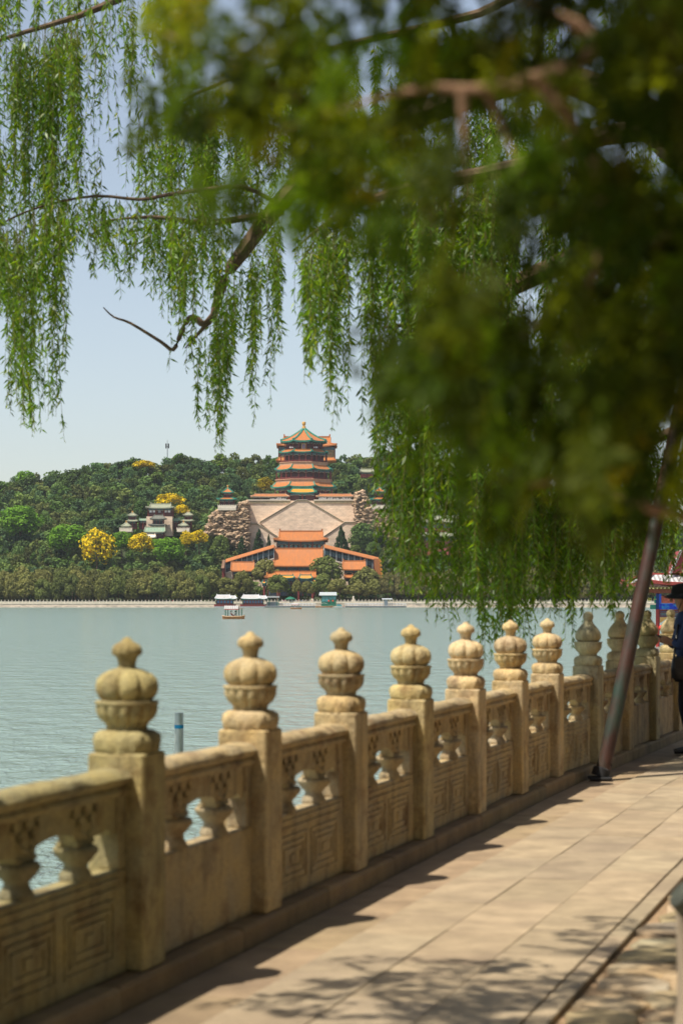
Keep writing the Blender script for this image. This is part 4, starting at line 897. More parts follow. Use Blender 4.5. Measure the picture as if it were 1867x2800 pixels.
# open shed
Y = 923.0; x_ = lambda u: X(u, Y)
g = empty('open_shed', (0, 0, 0), 'open dock shed with flat grey roof and green posts', 'shed')
m = MB(); m.box(x_(726), x_(764), Y-2.2, Y+2.4, Z(1634, Y), Z(1630, Y)); m.build('roof', WTILE, g)
for u in (730, 737, 757, 762):
    m = MB(); m.box(x_(u)-0.14, x_(u)+0.14, Y-1.9, Y-1.6, WL+0.6, Z(1634, Y)); m.build('post', GREENP, g)
m = MB(); m.box(x_(731), x_(760), Y+0.5, Y+1.5, WL+0.7, Z(1646, Y)); m.build('counter', GREYP, g)
# booth
g = empty('ticket_booth', (0, 0, 0), 'dock booth with broad white roof and teal glass walls', 'booth')
m = MB(); m.prism([(x_(872), Z(1628, Y)), (x_(921), Z(1628, Y)), (x_(920), Z(1619, Y)), (x_(874), Z(1619, Y))], Y-2.6, Y+2.6); m.build('roof', WHITE, g)
m = MB(); m.box(x_(879), x_(919), Y-2, Y+2, WL+0.6, Z(1628.4, Y)); bo = m.build('wall', GREENP, g)
for i in range(4):
    m = MB(); a = 880+i*9.8; m.box(x_(a), x_(a+8.6), Y-2.12, Y-2.01, Z(1645 if i < 2 else 1639, Y), Z(1631, Y)); m.build('window', TEALGLASS, bo)
for u in (899, 910):
    m = MB(); m.lathe([(0.34, -0.08), (0.42, 0), (0.34, 0.08)], 12, (0, 0, 0)); o = m.build('life_ring', surf('life_ring_orange', (0.6, 0.06, 0.03), 0.5), bo, True); o.location = (x_(u), Y-2.25, Z(1643, Y)); o.rotation_euler = (PI/2, 0, 0)
# green parasol, stone stele, small kiosk
g = empty('green_parasol', (x_(793), 932, 0.3), 'large green parasol on the quay in front of the gate', 'parasol')
m = MB(); m.lathe([(2.6, 2.0), (2.4, 2.3), (1.2, 2.9), (0.1, 3.3)], 10); m.build('canopy', GREENP, g)
m = MB(); m.tube([(0, 0, 0), (0, 0, 3.2)], 0.06, 6); m.build('pole', GREYP, g)
for u, lab, h in ((966.5, 'upright ornamental stone on the quay right of the white booth', 3.6), (854, 'small pale stone lion pedestal on the quay left of the white booth', 2.4)):
    g = empty('ornamental_stone', (X(u, 932), 932, 0.2), lab, 'stone'); rr_ = random.Random(int(u))
    m = MB(); m.loft([[((1.0-0.12*k+rr_.uniform(-0.25, 0.25))*math.cos(t), 0.6*math.sin(t), k*h/5+rr_.uniform(-0.2, 0.2)*(k < 5)) for t in [2*PI*i/9 for i in range(9)]] for k in range(6)]); m.build('stone', PALE, g)
    m = MB(); m.box(-1.3, 1.3, -0.9, 0.9, -0.3, 0.25); m.build('plinth', PALE, g)
g = empty('dock_kiosk', (0, 0, 0), 'small kiosk with flat white roof at the right end of the railed dock', 'kiosk')
m = MB(); m.box(x_(1044), x_(1072), Y-2, Y+2, Z(1639, Y), Z(1636, Y)); m.build('roof', WHITE, g)
m = MB(); m.box(x_(1050), x_(1060), Y-1.2, Y+1.2, WL+0.6, Z(1639.2, Y)); m.build('cabin', GREYP, g)
for u in (1045.5, 1065, 1071):
    m = MB(); m.tube([(x_(u), Y-1.8, WL+0.6), (x_(u), Y-1.8, Z(1639, Y))], 0.08, 5); m.build('post', GREYP, g)
# small boats
def small_boat(u0, u1, vw, lab, roofed, Y=None, seats=2, hullm=WOOD):
    Y = Y or FPX*3.0/(vw-HV); a, b = X(u0, Y), X(u1, Y); L_ = b-a; c = (a+b)/2; z = WL; s_ = L_/3.65
    g = empty('rowing_boat', (c, Y, z), lab, 'boat'); hw = 0.72*min(s_, 1.35)
    rings = []
    for t, w_, lf in ((-0.5, 0.55, 0.14), (-0.47, 0.8, 0.08), (-0.25, 1, 0), (0.1, 1, 0), (0.35, 0.8, 0.04), (0.46, 0.45, 0.15), (0.5, 0.12, 0.24)):
        rings.append([(L_*t, -hw*w_, 0.42*s_**0.4+lf), (L_*t*0.95, -hw*w_*0.75, -0.12), (L_*t*0.95, hw*w_*0.75, -0.12), (L_*t, hw*w_, 0.42*s_**0.4+lf)])
    m = MB(); m.loft([r[::-1] for r in rings], True); hu = m.build('hull', hullm, g)
    for sy in (-1, 1):
        m = MB(); m.tube([(r[0][0], sy*r[3][1], r[0][2]) for r in rings], 0.05, 5); m.build('gunwale', surf('pale_gunwale', (0.62, 0.38, 0.22), 0.5), hu)
    for q in range(seats):
        m = MB(); xx = -L_*0.22+q*L_*0.28; m.box(xx-0.16, xx+0.16, -hw*0.9, hw*0.9, 0.44, 0.50); m.build('thwart', WOOD, g)
    if roofed:
        for xx in (-0.36, -0.25, 0.12, 0.24, 0.36):
            for sy in (-1, 1):
                m = MB(); m.tube([(L_*xx, sy*hw*0.75, 0.4), (L_*xx, sy*hw*0.75, 1.68)], 0.045, 6); m.build('post', GREENP, g)
        x0, x1 = -L_*0.40, L_*0.22
        for sy in (-1, 1):
            m = MB(); nn = 14
            for i in range(nn):
                xa = x0+(x1-x0)*i/nn; xb_ = x0+(x1-x0)*(i+0.55)/nn
                m.prism([(sy*0.0, 2.16), (sy*(hw+0.12), 1.66), (sy*(hw+0.12), 1.72), (sy*0.0, 2.22)], xa, xb_)
            for k in range(len(m.v)): p = m.v[k]; m.v[k] = (p[1], p[0], p[2])
            m.add([(x0, 0, 2.16), (x1, 0, 2.16), (x1, sy*(hw+0.12), 1.66), (x0, sy*(hw+0.12), 1.66)], [(0, 1, 2, 3)])
            tag(m.build('roof', WTILE, g), kind='stuff')
            m = MB(); m.box(x0, x1, min(sy*(hw+0.13), sy*(hw+0.09)), max(sy*(hw+0.13), sy*(hw+0.09)), 1.56, 1.66); m.build('red_fringe', surf('faded_red', (0.45, 0.08, 0.07), 0.7), g)
        m = MB(); m.prism([(-hw, 1.66), (hw, 1.66), (0, 2.15)], x1, x1+0.05); m.v = [(p[1], p[0], p[2]) for p in m.v]; m.build('gable', DRED, g)
        m = MB(); m.box(x1+0.06, L_*0.42, -hw*0.8, hw*0.8, 1.66, 1.72); m.build('bow_canopy', surf('brown_board', (0.25, 0.12, 0.06), 0.7), g)
    return g, Y, c, L_
PB = None
def passenger(loc, shirt, lab, s_=1.0, rz=0):
    p = empty('person', loc, lab, 'person', rz=rz)
    v = [(0, 0, 0.05, 0.13, 0.15), (0, 0, 0.25, 0.12, 0.15), (0.02, 0, 0.45, 0.11, 0.16), (0.03, 0, 0.55, 0.05), (0.02, -0.18, 0.44, 0.055), (0.1, -0.22, 0.2, 0.045), (0.3, -0.16, 0.18, 0.035), (0.02, 0.18, 0.44, 0.055), (0.1, 0.22, 0.2, 0.045), (0.3, 0.16, 0.18, 0.035), (0.4, -0.1, 0.08, 0.08), (0.42, -0.1, -0.3, 0.05), (0.4, 0.1, 0.08, 0.08), (0.42, 0.1, -0.3, 0.05)]
    o = skin_person('body', v, [(0,1),(1,2),(2,3),(2,4),(4,5),(5,6),(2,7),(7,8),(8,9),(0,10),(10,11),(0,12),(12,13)], 0, shirt, p, 1)
    h = skin_person('head', [(0.03, 0, 0.55, 0.05), (0.045, 0, 0.66, 0.085, 0.075), (0.04, 0, 0.76, 0.08, 0.075)], [(0,1),(1,2)], 0, SKIN, p, 1)
    m = MB(); m.lathe([(0.06, 0.64), (0.10, 0.68), (0.105, 0.76), (0.08, 0.83), (0.02, 0.86)], 12, (0.02, 0, 0)); m.build('hair', HAT, p, True)
    p.scale = (s_,)*3; return p
RSH = surf('red_shirt', (0.4, 0.07, 0.05), 0.8); WSH = surf('white_shirt', (0.7, 0.62, 0.58), 0.8); GSH = surf('green_shirt', (0.03, 0.16, 0.08), 0.8)
g, Yq, cq, Lq = small_boat(608, 670, 1692.5, 'brown wooden boat with white slatted roof and green posts, nearest on the lake', True)
passenger((cq-0.42, Yq, WL+0.55), RSH, 'person in red shirt sitting under the roof of the nearest boat', rz=0.2)
passenger((cq+0.30, Yq, WL+0.50), WSH, 'person in pale shirt sitting amidships in the nearest boat', rz=2.9)
g, Yq, cq, Lq = small_boat(794, 825, 1665.5, 'small brown boat with white canopy off the floating dock', True)
passenger((cq-0.5, Yq, WL+0.55), surf('lilac_shirt', (0.5, 0.42, 0.55), 0.8), 'person in lilac shirt in the small boat off the dock')
g, Yq, cq, Lq = small_boat(862, 910, 1661, 'long open orange-brown boat with low canopy in front of the booth', False, Y=905, seats=4)
m = MB(); m.tube([(-1.4, -0.8, 1.7), (0, -0.8, 2.1), (1.4, -0.8, 1.7)], 0.08, 5); m.v = m.v; m.build('canopy_frame', GREYP, g)
m = MB(); m.loft([[(-1.6, y, 1.6), (-0.8, y, 2.0), (0, y, 2.15), (0.8, y, 2.0), (1.6, y, 1.6), (0, y, 2.05)] for y in (-0.9, 0.9)], True); m.build('canopy', WTILE, g)
for sx in (-1, 1):
    for sy in (-1, 1):
        m = MB(); m.tube([(sx*1.4, sy*0.8, 0.4), (sx*1.4, sy*0.8, 1.7)], 0.06, 5); m.build('post', GREENP, g)
g, Yq, cq, Lq = small_boat(914, 944, 1660, 'white and red motor boat moored right of the booth', False, Y=915, seats=1, hullm=WHITE)
m = MB(); m.loft([[(-1.6, -0.7, 0.5), (1.2, -0.6, 0.5), (1.2, 0.6, 0.5), (-1.6, 0.7, 0.5)], [(-1.3, -0.6, 1.5), (0.3, -0.5, 1.5), (0.3, 0.5, 1.5), (-1.3, 0.6, 1.5)]]); m.build('cabin', TEALGLASS, g)
m = MB(); m.box(-2.2, 2.2, -0.76, -0.70, 0.2, 0.36); m.build('red_stripe', surf('boat_red', (0.5, 0.04, 0.04), 0.5), g)
# visitors on the far quay
vb = [(0, 0, 0.95, 0.14, 0.11), (0, 0, 1.15, 0.14, 0.10), (0, 0, 1.36, 0.15, 0.09), (0, 0, 1.47, 0.05), (0, 0, 1.58, 0.085), (0, 0, 1.68, 0.07), (-0.19, 0, 1.36, 0.06), (-0.24, 0.02, 1.08, 0.05), (-0.24, -0.04, 0.84, 0.035), (0.19, 0, 1.36, 0.06), (0.24, 0.02, 1.08, 0.05), (0.24, -0.04, 0.84, 0.035), (-0.1, 0, 0.84, 0.1), (-0.1, 0, 0.46, 0.07), (-0.1, -0.02, 0.05, 0.05), (0.1, 0, 0.84, 0.1), (0.1, 0, 0.46, 0.07), (0.1, -0.02, 0.05, 0.05)]
ve = [(0,1),(1,2),(2,3),(3,4),(4,5),(2,6),(6,7),(7,8),(2,9),(9,10),(10,11),(0,12),(12,13),(13,14),(0,15),(15,16),(16,17)]
SHIRTS = [(WSH, 'white'), (RSH, 'red'), (NAVY, 'dark blue'), (surf('sky_blue_shirt', (0.2, 0.35, 0.6), 0.8), 'light blue')]
rv = random.Random(12); first = {}
for i in range(18):
    k = i % 4; u = rv.uniform(768, 862) if i < 13 else rv.uniform(90, 560)
    pp = empty('person', (X(u, 933), 931.2+rv.uniform(0, 2.5), 0.34), 'tiny visitor in %s top %s' % (SHIRTS[k][1], 'on the far quay before the gate' if i < 13 else 'behind the far embankment rail left of the docks'), 'person', 'visitors on the far quay', rv.uniform(0, 6))
    if k not in first: first[k] = skin_person('body', vb, ve, 0, SHIRTS[k][0], pp, 1)
    else:
        c = first[k].copy(); C.objects.link(c); c.parent = pp
# ------------------------------------------------------------------ painted pavilion at the right edge
YQ = 130.0; U5 = lambda x: 1700+x/9.05; V5 = lambda y: 1500+y/9.05
x_ = lambda q: X(U5(q), YQ); z_ = lambda q: Z(V5(q), YQ)
qy = MB(); qy.box(x_(900), x_(900)+60, YQ-3, YQ+40, -3, z_(2500)); tag(qy.build('pavilion_quay', QUAY), kind='structure')
g = empty('painted_pavilion', (0, 0, 0), 'painted lakeside pavilion with white-grey tiled roof and red column at the right edge', 'pavilion')
hw = 4.2; cx = x_(390)+hw+0.25
roof(g, 'rect', (cx, YQ+hw), (hw+0.15, hw+0.5), (hw-1.0, hw-1.6), z_(885), z_(640), WTILE, surf('red_fascia', (0.30, 0.05, 0.04), 0.6), 0.28, edge=0.10)
m = MB()
for i in range(34):
    xx = cx-hw-0.05+i*0.25; m.box(xx-0.045, xx+0.045, YQ-0.42, YQ+0.6, z_(1000), z_(960))
tag(m.build('rafter_ends', surf('rafter_gold', (0.62, 0.50, 0.20), 0.5), g), kind='stuff')
m = MB(); m.box(cx-hw+0.3, cx+hw, YQ+0.1, YQ+1.0, z_(1100), z_(1002)); m.build('soffit', surf('red_brown_soffit', (0.24, 0.07, 0.045), 0.7, 0.2, 4), g)
colx = x_(905); bmat = surf('bright_green_beam', (0.0, 0.22, 0.13), 0.5, 0.2, 3)
m = MB(); m.box(cx-hw+0.9, colx-0.13, YQ+0.3, YQ+0.6, z_(1352), z_(1180)); be = m.build('scroll_beam', bmat, g)
m = MB(); pts = [(x_(700)+0.14*(1-k/22)*math.cos(k*0.5+2.2), YQ+0.28, z_(1250)+0.13*(1-k/22)*math.sin(k*0.5+2.2)) for k in range(20)]; m.tube([(x_(870), YQ+0.28, z_(1252)), (x_(780), YQ+0.28, z_(1252))][::-1], 0.014, 5); m.build('gilt_line', surf('yellow_line', (0.75, 0.62, 0.12), 0.5), be)
m = MB(); m.tube(pts, 0.018, 5); m.build('gilt_scroll', surf('yellow_scroll', (0.75, 0.62, 0.12), 0.5), be)
m = MB(); m.box(cx-hw+0.9, colx-0.13, YQ+0.27, YQ+0.299, z_(1360), z_(1346)); m.build('gilt_edge', surf('yellow_edge', (0.6, 0.5, 0.2), 0.5), be)
m = MB(); m.box(x_(720), colx-0.13, YQ+0.34, YQ+0.6, z_(1500), z_(1390)); m.build('lower_beam', TEAL, g)
m = MB(); m.tube([(colx, YQ+0.45, z_(2600)), (colx, YQ+0.45, z_(1000))], 0.13, 14); m.build('column', surf('vermilion_column', (0.34, 0.035, 0.03), 0.5, 0.15, 3), g, True)
m = MB(); m.box(colx-0.14, colx+0.05, YQ+0.28, YQ+0.312, z_(1500), z_(1110)); m.build('column_band', surf('indigo_band', (0.01, 0.03, 0.16), 0.5), g)
m = MB(); m.box(colx+0.06, colx+0.20, YQ+0.25, YQ+0.30, z_(1350), z_(1120)); m.build('blue_fret', surf('cobalt', (0.03, 0.09, 0.50), 0.5, 0.5, 20), g)
m = MB(); m.box(colx+0.21, cx+hw, YQ+0.3, YQ+0.5, z_(1350), z_(1170)); m.build('red_panel', surf('orange_red_panel', (0.50, 0.11, 0.07), 0.6, 0.35, 6), g)
m = MB(); m.box(colx+0.06, cx+hw, YQ+0.3, YQ+0.55, z_(1505), z_(1352)); m.build('blue_beam', surf('blue_beam', (0.015, 0.05, 0.55), 0.5, 0.4, 5, (0.05, 0.5, 0.35), 5, 0.6), g)
m = MB(); m.box(colx+0.06, cx+hw, YQ+0.33, YQ+0.55, z_(1700), z_(1507)); lt = m.build('lattice_board', surf('maroon_board', (0.16, 0.03, 0.03), 0.6), g)
for j in range(3):
    for y in (1560, 1600, 1640, 1670):
        m = MB(); m.tube([(x_(965)+j*0.62, YQ+0.32, z_(y)), (x_(1165)+j*0.62, YQ+0.32, z_(y))], 0.014, 5); m.build('lattice_bar', surf('cyan_bar', (0.05, 0.40, 0.45), 0.5) if y in (1600, 1640) else BLUEG, lt)
m = MB(); m.prism([(x_(955), z_(1702)), (x_(1150), z_(1702)), (x_(1080), z_(1760)), (x_(985), z_(1830)), (x_(955), z_(1840))], YQ+0.34, YQ+0.42); m.build('carved_bracket', GOLD, g)
for y in (1960, 2260):
    m = MB(); m.lathe([(0.05, -0.16), (0.13, -0.1), (0.15, 0), (0.13, 0.1), (0.05, 0.16)], 12, (x_(955), YQ-0.1, z_(y))); m.build('lantern', surf('lantern_red', (0.65, 0.03, 0.02), 0.5), g, True)
# higher gable of the pavilion with a row of pale tile ends
m = MB(); m.prism([(x_(1320), z_(600)), (x_(1560), z_(40)), (x_(3200), z_(40)), (x_(3200), z_(600))], YQ+1.2, YQ+4); m.build('upper_gable', surf('dull_red_gable', (0.28, 0.05, 0.05), 0.7), g)
for i in range(9):
    t = i/8; m = MB(); m.lathe([(0.03, 0), (0.10, 0.05), (0.11, 0.14), (0.04, 0.2)], 8, (x_(1275+t*245), YQ+1.1, z_(600-t*520)-0.05)); m.build('tile_end', WTILE, g, True)

# ------------------------------------------------------------------ trees on the far shore
rng = np.random.default_rng(11)
def crown_quads(rng, ncl, per, shape='round', leaf=0.13):
    """unit crown: radius 1, height 0..2; leaf quads on many small clumps"""
    Q = []; T = []
    for c in range(ncl):
        if shape == 'round':
            z = rng.uniform(-0.75, 1); a = rng.uniform(0, 2*PI); r = math.sqrt(max(0, 1-z*z))*rng.uniform(0.55, 0.82); cc = np.array([r*math.cos(a), r*math.sin(a), 1+z*0.72]); cr = rng.uniform(0.24, 0.40)
        elif shape == 'cone':
            t = rng.uniform(0, 1)**1.3; a = rng.uniform(0, 2*PI); r = (1-t)**0.75*rng.uniform(0.5, 0.85); cc = np.array([r*math.cos(a), r*math.sin(a), 0.15+t*1.8]); cr = rng.uniform(0.16, 0.30)*(1.1-0.5*t)
        else:
            z = rng.uniform(-0.3, 1); a = rng.uniform(0, 2*PI); r = math.sqrt(max(0, 1-z*z))*rng.uniform(0.6, 0.9); cc = np.array([r*math.cos(a), r*math.sin(a), 0.8+z*0.95]); cr = rng.uniform(0.18, 0.34)
        d = rng.normal(size=(per, 3)); d[:, 2] += 0.25; d /= np.linalg.norm(d, axis=1)[:, None]
        p = cc + d*cr*rng.uniform(0.75, 1.05, (per, 1))
        nn = d + rng.normal(size=(per, 3))*0.35; nn /= np.linalg.norm(nn, axis=1)[:, None]
        up = rng.normal(size=(per, 3)); t1 = np.cross(nn, up); t1 /= np.linalg.norm(t1, axis=1)[:, None]; t2 = np.cross(nn, t1)
        s_ = (leaf*rng.uniform(0.6, 1.25, (per, 1)))
        q = np.stack([p-t1*s_, p-t2*s_*0.7, p+t1*s_, p+t2*s_*0.7], 1); Q.append(q)
        b = rng.uniform(0.8, 1.2); T.append(b*rng.uniform(0.75, 1.25, per))
    return np.concatenate(Q), np.concatenate(T)
def tintcol(T, base): return T[:, None]*np.array(base)[None, :]
TR = {}
for kind, shape, ncl, per, leaf in (('round', 'round', 60, 56, 0.085), ('round2', 'round', 54, 60, 0.09), ('olive', 'open', 66, 56, 0.088), ('olive2', 'open', 72, 52, 0.09), ('cone', 'cone', 60, 50, 0.08)):
    q, T = crown_quads(rng, ncl, per, shape, leaf); TR[kind] = quads_mesh('crown', q, FARLEAF, tintcol(T, (1, 1, 1)))
def yellow_crown(seed):
    r = np.random.default_rng(seed); q, T = crown_quads(r, 54, 42, 'round', 0.085)
    t = tintcol(T, (1, 1, 1)); gm_ = (r.uniform(size=len(t)) < 0.24) | ((q.mean(1)[:, 2] < 0.55) & (r.uniform(size=len(t)) < 0.6)); t[gm_] = T[gm_, None]*np.array([0.16, 0.24, 0.6]); return quads_mesh('crown', q, FARLEAF, t)
TR['yellow'] = yellow_crown(3)
tk = MB(); rr_ = random.Random(2)
tk.tube([(0, 0, 0), (0.04, 0, 0.5), (0.0, 0.03, 1.0), (0.05, 0, 1.5)], [0.09, 0.065, 0.05, 0.02], 7)
for a in (0.3, 2.4, 4.4): tk.tube([(0.02, 0, 0.7), (0.3*math.cos(a), 0.3*math.sin(a), 1.05), (0.5*math.cos(a), 0.5*math.sin(a), 1.4)], [0.045, 0.03, 0.01], 5)
TRUNK = tk.mesh('trunk', BARK, True)
def tree(name, lab, kind, u, vtop, wpx, hpx, Y, col, group=None, base=None):
    """u centre, vtop crown top, wpx crown width, hpx crown height in photo px at distance Y"""
    k = Y/FPX; zb = base if base is not None else HT(X(u, Y), Y); zt = Z(vtop, Y); ch = hpx*k; r = wpx*k/2
    g = empty(name, (X(u, Y), Y, zb), lab, 'tree', group)
    cr = inst('crown', TR[kind], g, (0, 0, zt-zb-ch), random.uniform(0, 6), (r, r, ch/2), col)
    th = max(1.0, zt-zb-ch*0.25); tr = inst('trunk', TRUNK, g, (0, 0, -0.3), random.uniform(0, 6), (r*0.45, r*0.45, th/1.5)); return g
GR = [(0.095, 0.155, 0.038), (0.12, 0.17, 0.038), (0.07, 0.13, 0.048), (0.14, 0.175, 0.044)]
OL = [(0.155, 0.16, 0.042), (0.175, 0.172, 0.048), (0.115, 0.138, 0.036), (0.13, 0.158, 0.038)]
BR = (0.115, 0.24, 0.014); YE = (0.74, 0.54, 0.010)
c2 = lambda x, y: (x/2.529, 1200+y/2.529)
for x, y, rx, ry, Y, lab in ((670, 730, 115, 108, 995, 'large yellow-flowered tree left of centre on the lower hillside'), (980, 708, 86, 58, 1005, 'yellow-flowered tree directly below the hillside temple group'), (1175, 415, 102, 38, 1062, 'broad yellow-flowered tree behind the roof of the hillside hall'), (1260, 485, 50, 32, 1052, 'small yellow-flowered tree at the right end of the hillside hall'), (1285, 685, 40, 50, 1012, 'narrow yellow-flowered tree below the right corner tower'), (1378, 672, 60, 42, 1010, 'yellow-flowered tree beside the left rock outcrop'), (995, 172, 76, 24, 1170, 'yellow-flowered tree on the ridge left of the mast')):
    u, v = c2(x, y); tree('flowering_tree', lab, 'yellow', u, v-ry/2.529, 2*rx/2.529*1.08, 2*ry/2.529*1.3, Y, YE)
u = U0(465); tree('flowering_tree', 'yellowish-green flowering tree left of the tower base', 'yellow', u, V0(515), 46, 40, 1066, (0.34, 0.27, 0.012))
for x, y, rx, ry, Y, lab in ((140, 560, 145, 100, 1055, 'bright green round tree at the left edge of the hillside'), (470, 680, 155, 90, 1020, 'broad bright green tree left of the large yellow tree'), (1170, 765, 112, 85, 1000, 'bright green tree below the right corner tower'), (180, 270, 78, 50, 1186, 'bright green tree on the skyline at the left'), (845, 700, 84, 60, 1012, 'bright green tree between the two lower yellow trees'), (1090, 730, 60, 40, 1008, 'small bright green tree under the stone gate roof'), (980, 490, 55, 70, 1058, 'soft green tree at the left end of the hillside hall')):
    u, v = c2(x, y); tree('bright_tree', lab, 'round2', u, v-ry/2.529, 2*rx/2.529, 2*ry/2.529*1.1, Y, BR if 'soft' not in lab else (0.05, 0.10, 0.02))
# trees before the temple
for x, y, rx, ry, Y, kd, ci, lab in ((470, 1140, 105, 110, 962, 'olive', 1, 'leafy olive tree in front of the left side of the main hall'), (290, 1235, 80, 95, 950, 'olive2', 0, 'olive tree in front of the left side hall'), (560, 1258, 85, 85, 940, 'olive', 3, 'round tree in front of the left half of the temple gate'), (925, 1122, 128, 110, 962, 'olive2', 3, 'large broad tree in front of the right side of the main hall'), (900, 1250, 80, 85, 942, 'olive', 3, 'round tree in front of the right end of the temple gate'), (1235, 1205, 115, 112, 948, 'olive2', 0, 'large olive tree in front of the right side hall'), (1030, 1290, 90, 70, 938, 'olive', 1, 'low olive tree above the white booth'), (705, 1300, 36, 60, 937, 'olive2', 1, 'slim olive tree beside the gate archway'), (785, 1310, 48, 58, 937, 'olive', 1, 'small olive tree left of the booth in front of the gate'), (170, 1280, 90, 80, 942, 'olive', 0, 'olive tree above the left moored boat'), (60, 1260, 70, 85, 945, 'olive2', 2, 'dark olive tree left of the docks'), (1180, 1320, 80, 62, 937, 'olive', 1, 'low tree above the railed dock'), (1310, 1300, 70, 70, 938, 'olive2', 0, 'low tree right of the temple behind willow strands')):
    tree('shore_tree', lab, kd, U0(x), V0(y), 2*rx/2.8, 2*ry/2.8, Y, OL[ci], base=0.3)
for x, y, rx, ry, kd, lab in ((415, 915, 56, 95, 'cone', 'tall dark cypress left of the upper hall'), (488, 955, 28, 65, 'cone', 'slim dark cypress beside the upper hall roof on the left'), (1046, 895, 62, 100, 'cone', 'thick dark cypress right of the upper hall'), (1205, 865, 112, 115, 'round', 'big dark green tree at the foot of the right outcrop'), (285, 970, 45, 70, 'cone', 'dark conifer in front of the left outcrop'), (120, 960, 70, 95, 'round2', 'dark green tree below the left outcrop'), (1150, 1035, 42, 32, 'round', 'small bush-like tree behind the right sloping gallery'), (1290, 1010, 60, 60, 'round2', 'dark tree above the right end of the sloping gallery')):
    tree('temple_tree', lab, kd, U0(x), V0(y), 2*rx/2.8, 2*ry/2.8, 1022 if y < 1000 else 1000, (0.026, 0.055, 0.018) if kd == 'cone' else GR[random.randint(0, 2)])
# row of shoreline trees
rt = random.Random(21)
ORDN = 'first second third fourth fifth sixth seventh eighth ninth tenth eleventh twelfth thirteenth fourteenth fifteenth sixteenth seventeenth eighteenth nineteenth twentieth'.split()
ORDN += ['twenty-' + w_ for w_ in ORDN[:9]]
for row, (Y, v0, step) in enumerate(((936, 1572, 40), (943, 1562, 44), (951, 1553, 48))):
    for lo, hi in ((-14, 585), (1060, 1890)):
        u = lo + row*13; cnt = 0
        while u < hi:
            c = OL[rt.randint(0, 3)]; f = rt.uniform(0.85, 1.15)
            if u > 700: c = (0.15, 0.135, 0.045)
            tree('shoreline_tree', '%s olive tree %s in the %s far-shore row' % (ORDN[cnt], 'from the left edge' if u < 700 else 'right of the docks', ['front', 'middle', 'back'][row]), rt.choice(['olive', 'olive2', 'round']), u, v0+rt.uniform(-7, 9), rt.uniform(46, 62), rt.uniform(58, 74), Y, (c[0]*f, c[1]*f, c[2]*f), 'far shore trees, %s row %s' % (['front', 'middle', 'back'][row], 'left' if u < 700 else 'right'), base=0.3)
            u += step*rt.uniform(0.8, 1.2); cnt += 1
# the wood on the hill, one mass
q0 = [crown_quads(rng, 24, 26, s_, 0.12) for s_ in ('round', 'open', 'round', 'cone', 'open')]
QQ = []; TT = []; rw = random.Random(31)
keep = [(U0(333), U0(1158), 1345, 1500, 1090), (U4(30), U4(1390), V4(200), V4(700), 1052), (U0(90), U0(250), V0(600), V0(900), 1040), (U0(1230), U0(1440), V0(600), V0(900), 1040), (U0(140), U0(1350), V0(1000), V0(1300), 1000), (U0(10), U0(335), V0(690), V0(960), 1034), (U0(1150), U0(1440), V0(620), V0(960), 1034), (U1(200), U1(1320), 1140, 1400, 1110)]
def blocked(x, y, z, h, r):
    k = FPX/y; u = CU+x*k; vt_ = HV-(z+h-CAMZ)*k; vb = HV-(z-CAMZ)*k
    for a, b, c, d, yy in keep:
        if y < yy and u+r*k*0.8 > a and u-r*k*0.8 < b and vt_ < d and vb > c: return True
    return False
y = 956.0
while y < 1215:
    x = -0.205*y
    while x < 0.22*y:
        xx, yy = x+rw.uniform(-2.5, 2.5), y+rw.uniform(-3.5, 3.5); r = rw.uniform(3.0, 7.2); h = rw.uniform(6.5, 13.5); z = HT(xx, yy)
        if yy < 970: h *= 0.9
        if not blocked(xx, yy, z, h, r):
            i = rw.choice([0, 0, 1, 2, 2, 3, 4]) if yy < 1130 else rw.choice([0, 1, 2, 4]); q, T = q0[i]
            a = rw.uniform(0, 6.28); R = np.array([[math.cos(a), -math.sin(a), 0], [math.sin(a), math.cos(a), 0], [0, 0, 1]])
            rr2 = max(r, 4.5)*0.8 if i == 3 else r; hh = h*(1.15 if i == 3 else 0.92)
            qq = (q@R.T)*np.array([rr2, rr2, hh/2])+np.array([xx, yy, z+h*0.08]); QQ.append(qq)
            c = rw.choice([GR[0], GR[1], GR[2], GR[3], GR[0], GR[2], (0.10, 0.115, 0.03), (0.07, 0.13, 0.02)]); f = rw.uniform(0.6, 1.3); TT.append(tintcol(T, (c[0]*f, c[1]*f, c[2]*f)))
        x += rw.uniform(5.5, 8.5)
    y += 7.5
o = inst('hillside_wood', quads_mesh('hillside_wood', np.concatenate(QQ), WOODLEAF, np.concatenate(TT))); tag(o, 'dense green wood covering the hill across the lake', 'wood', kind='stuff')
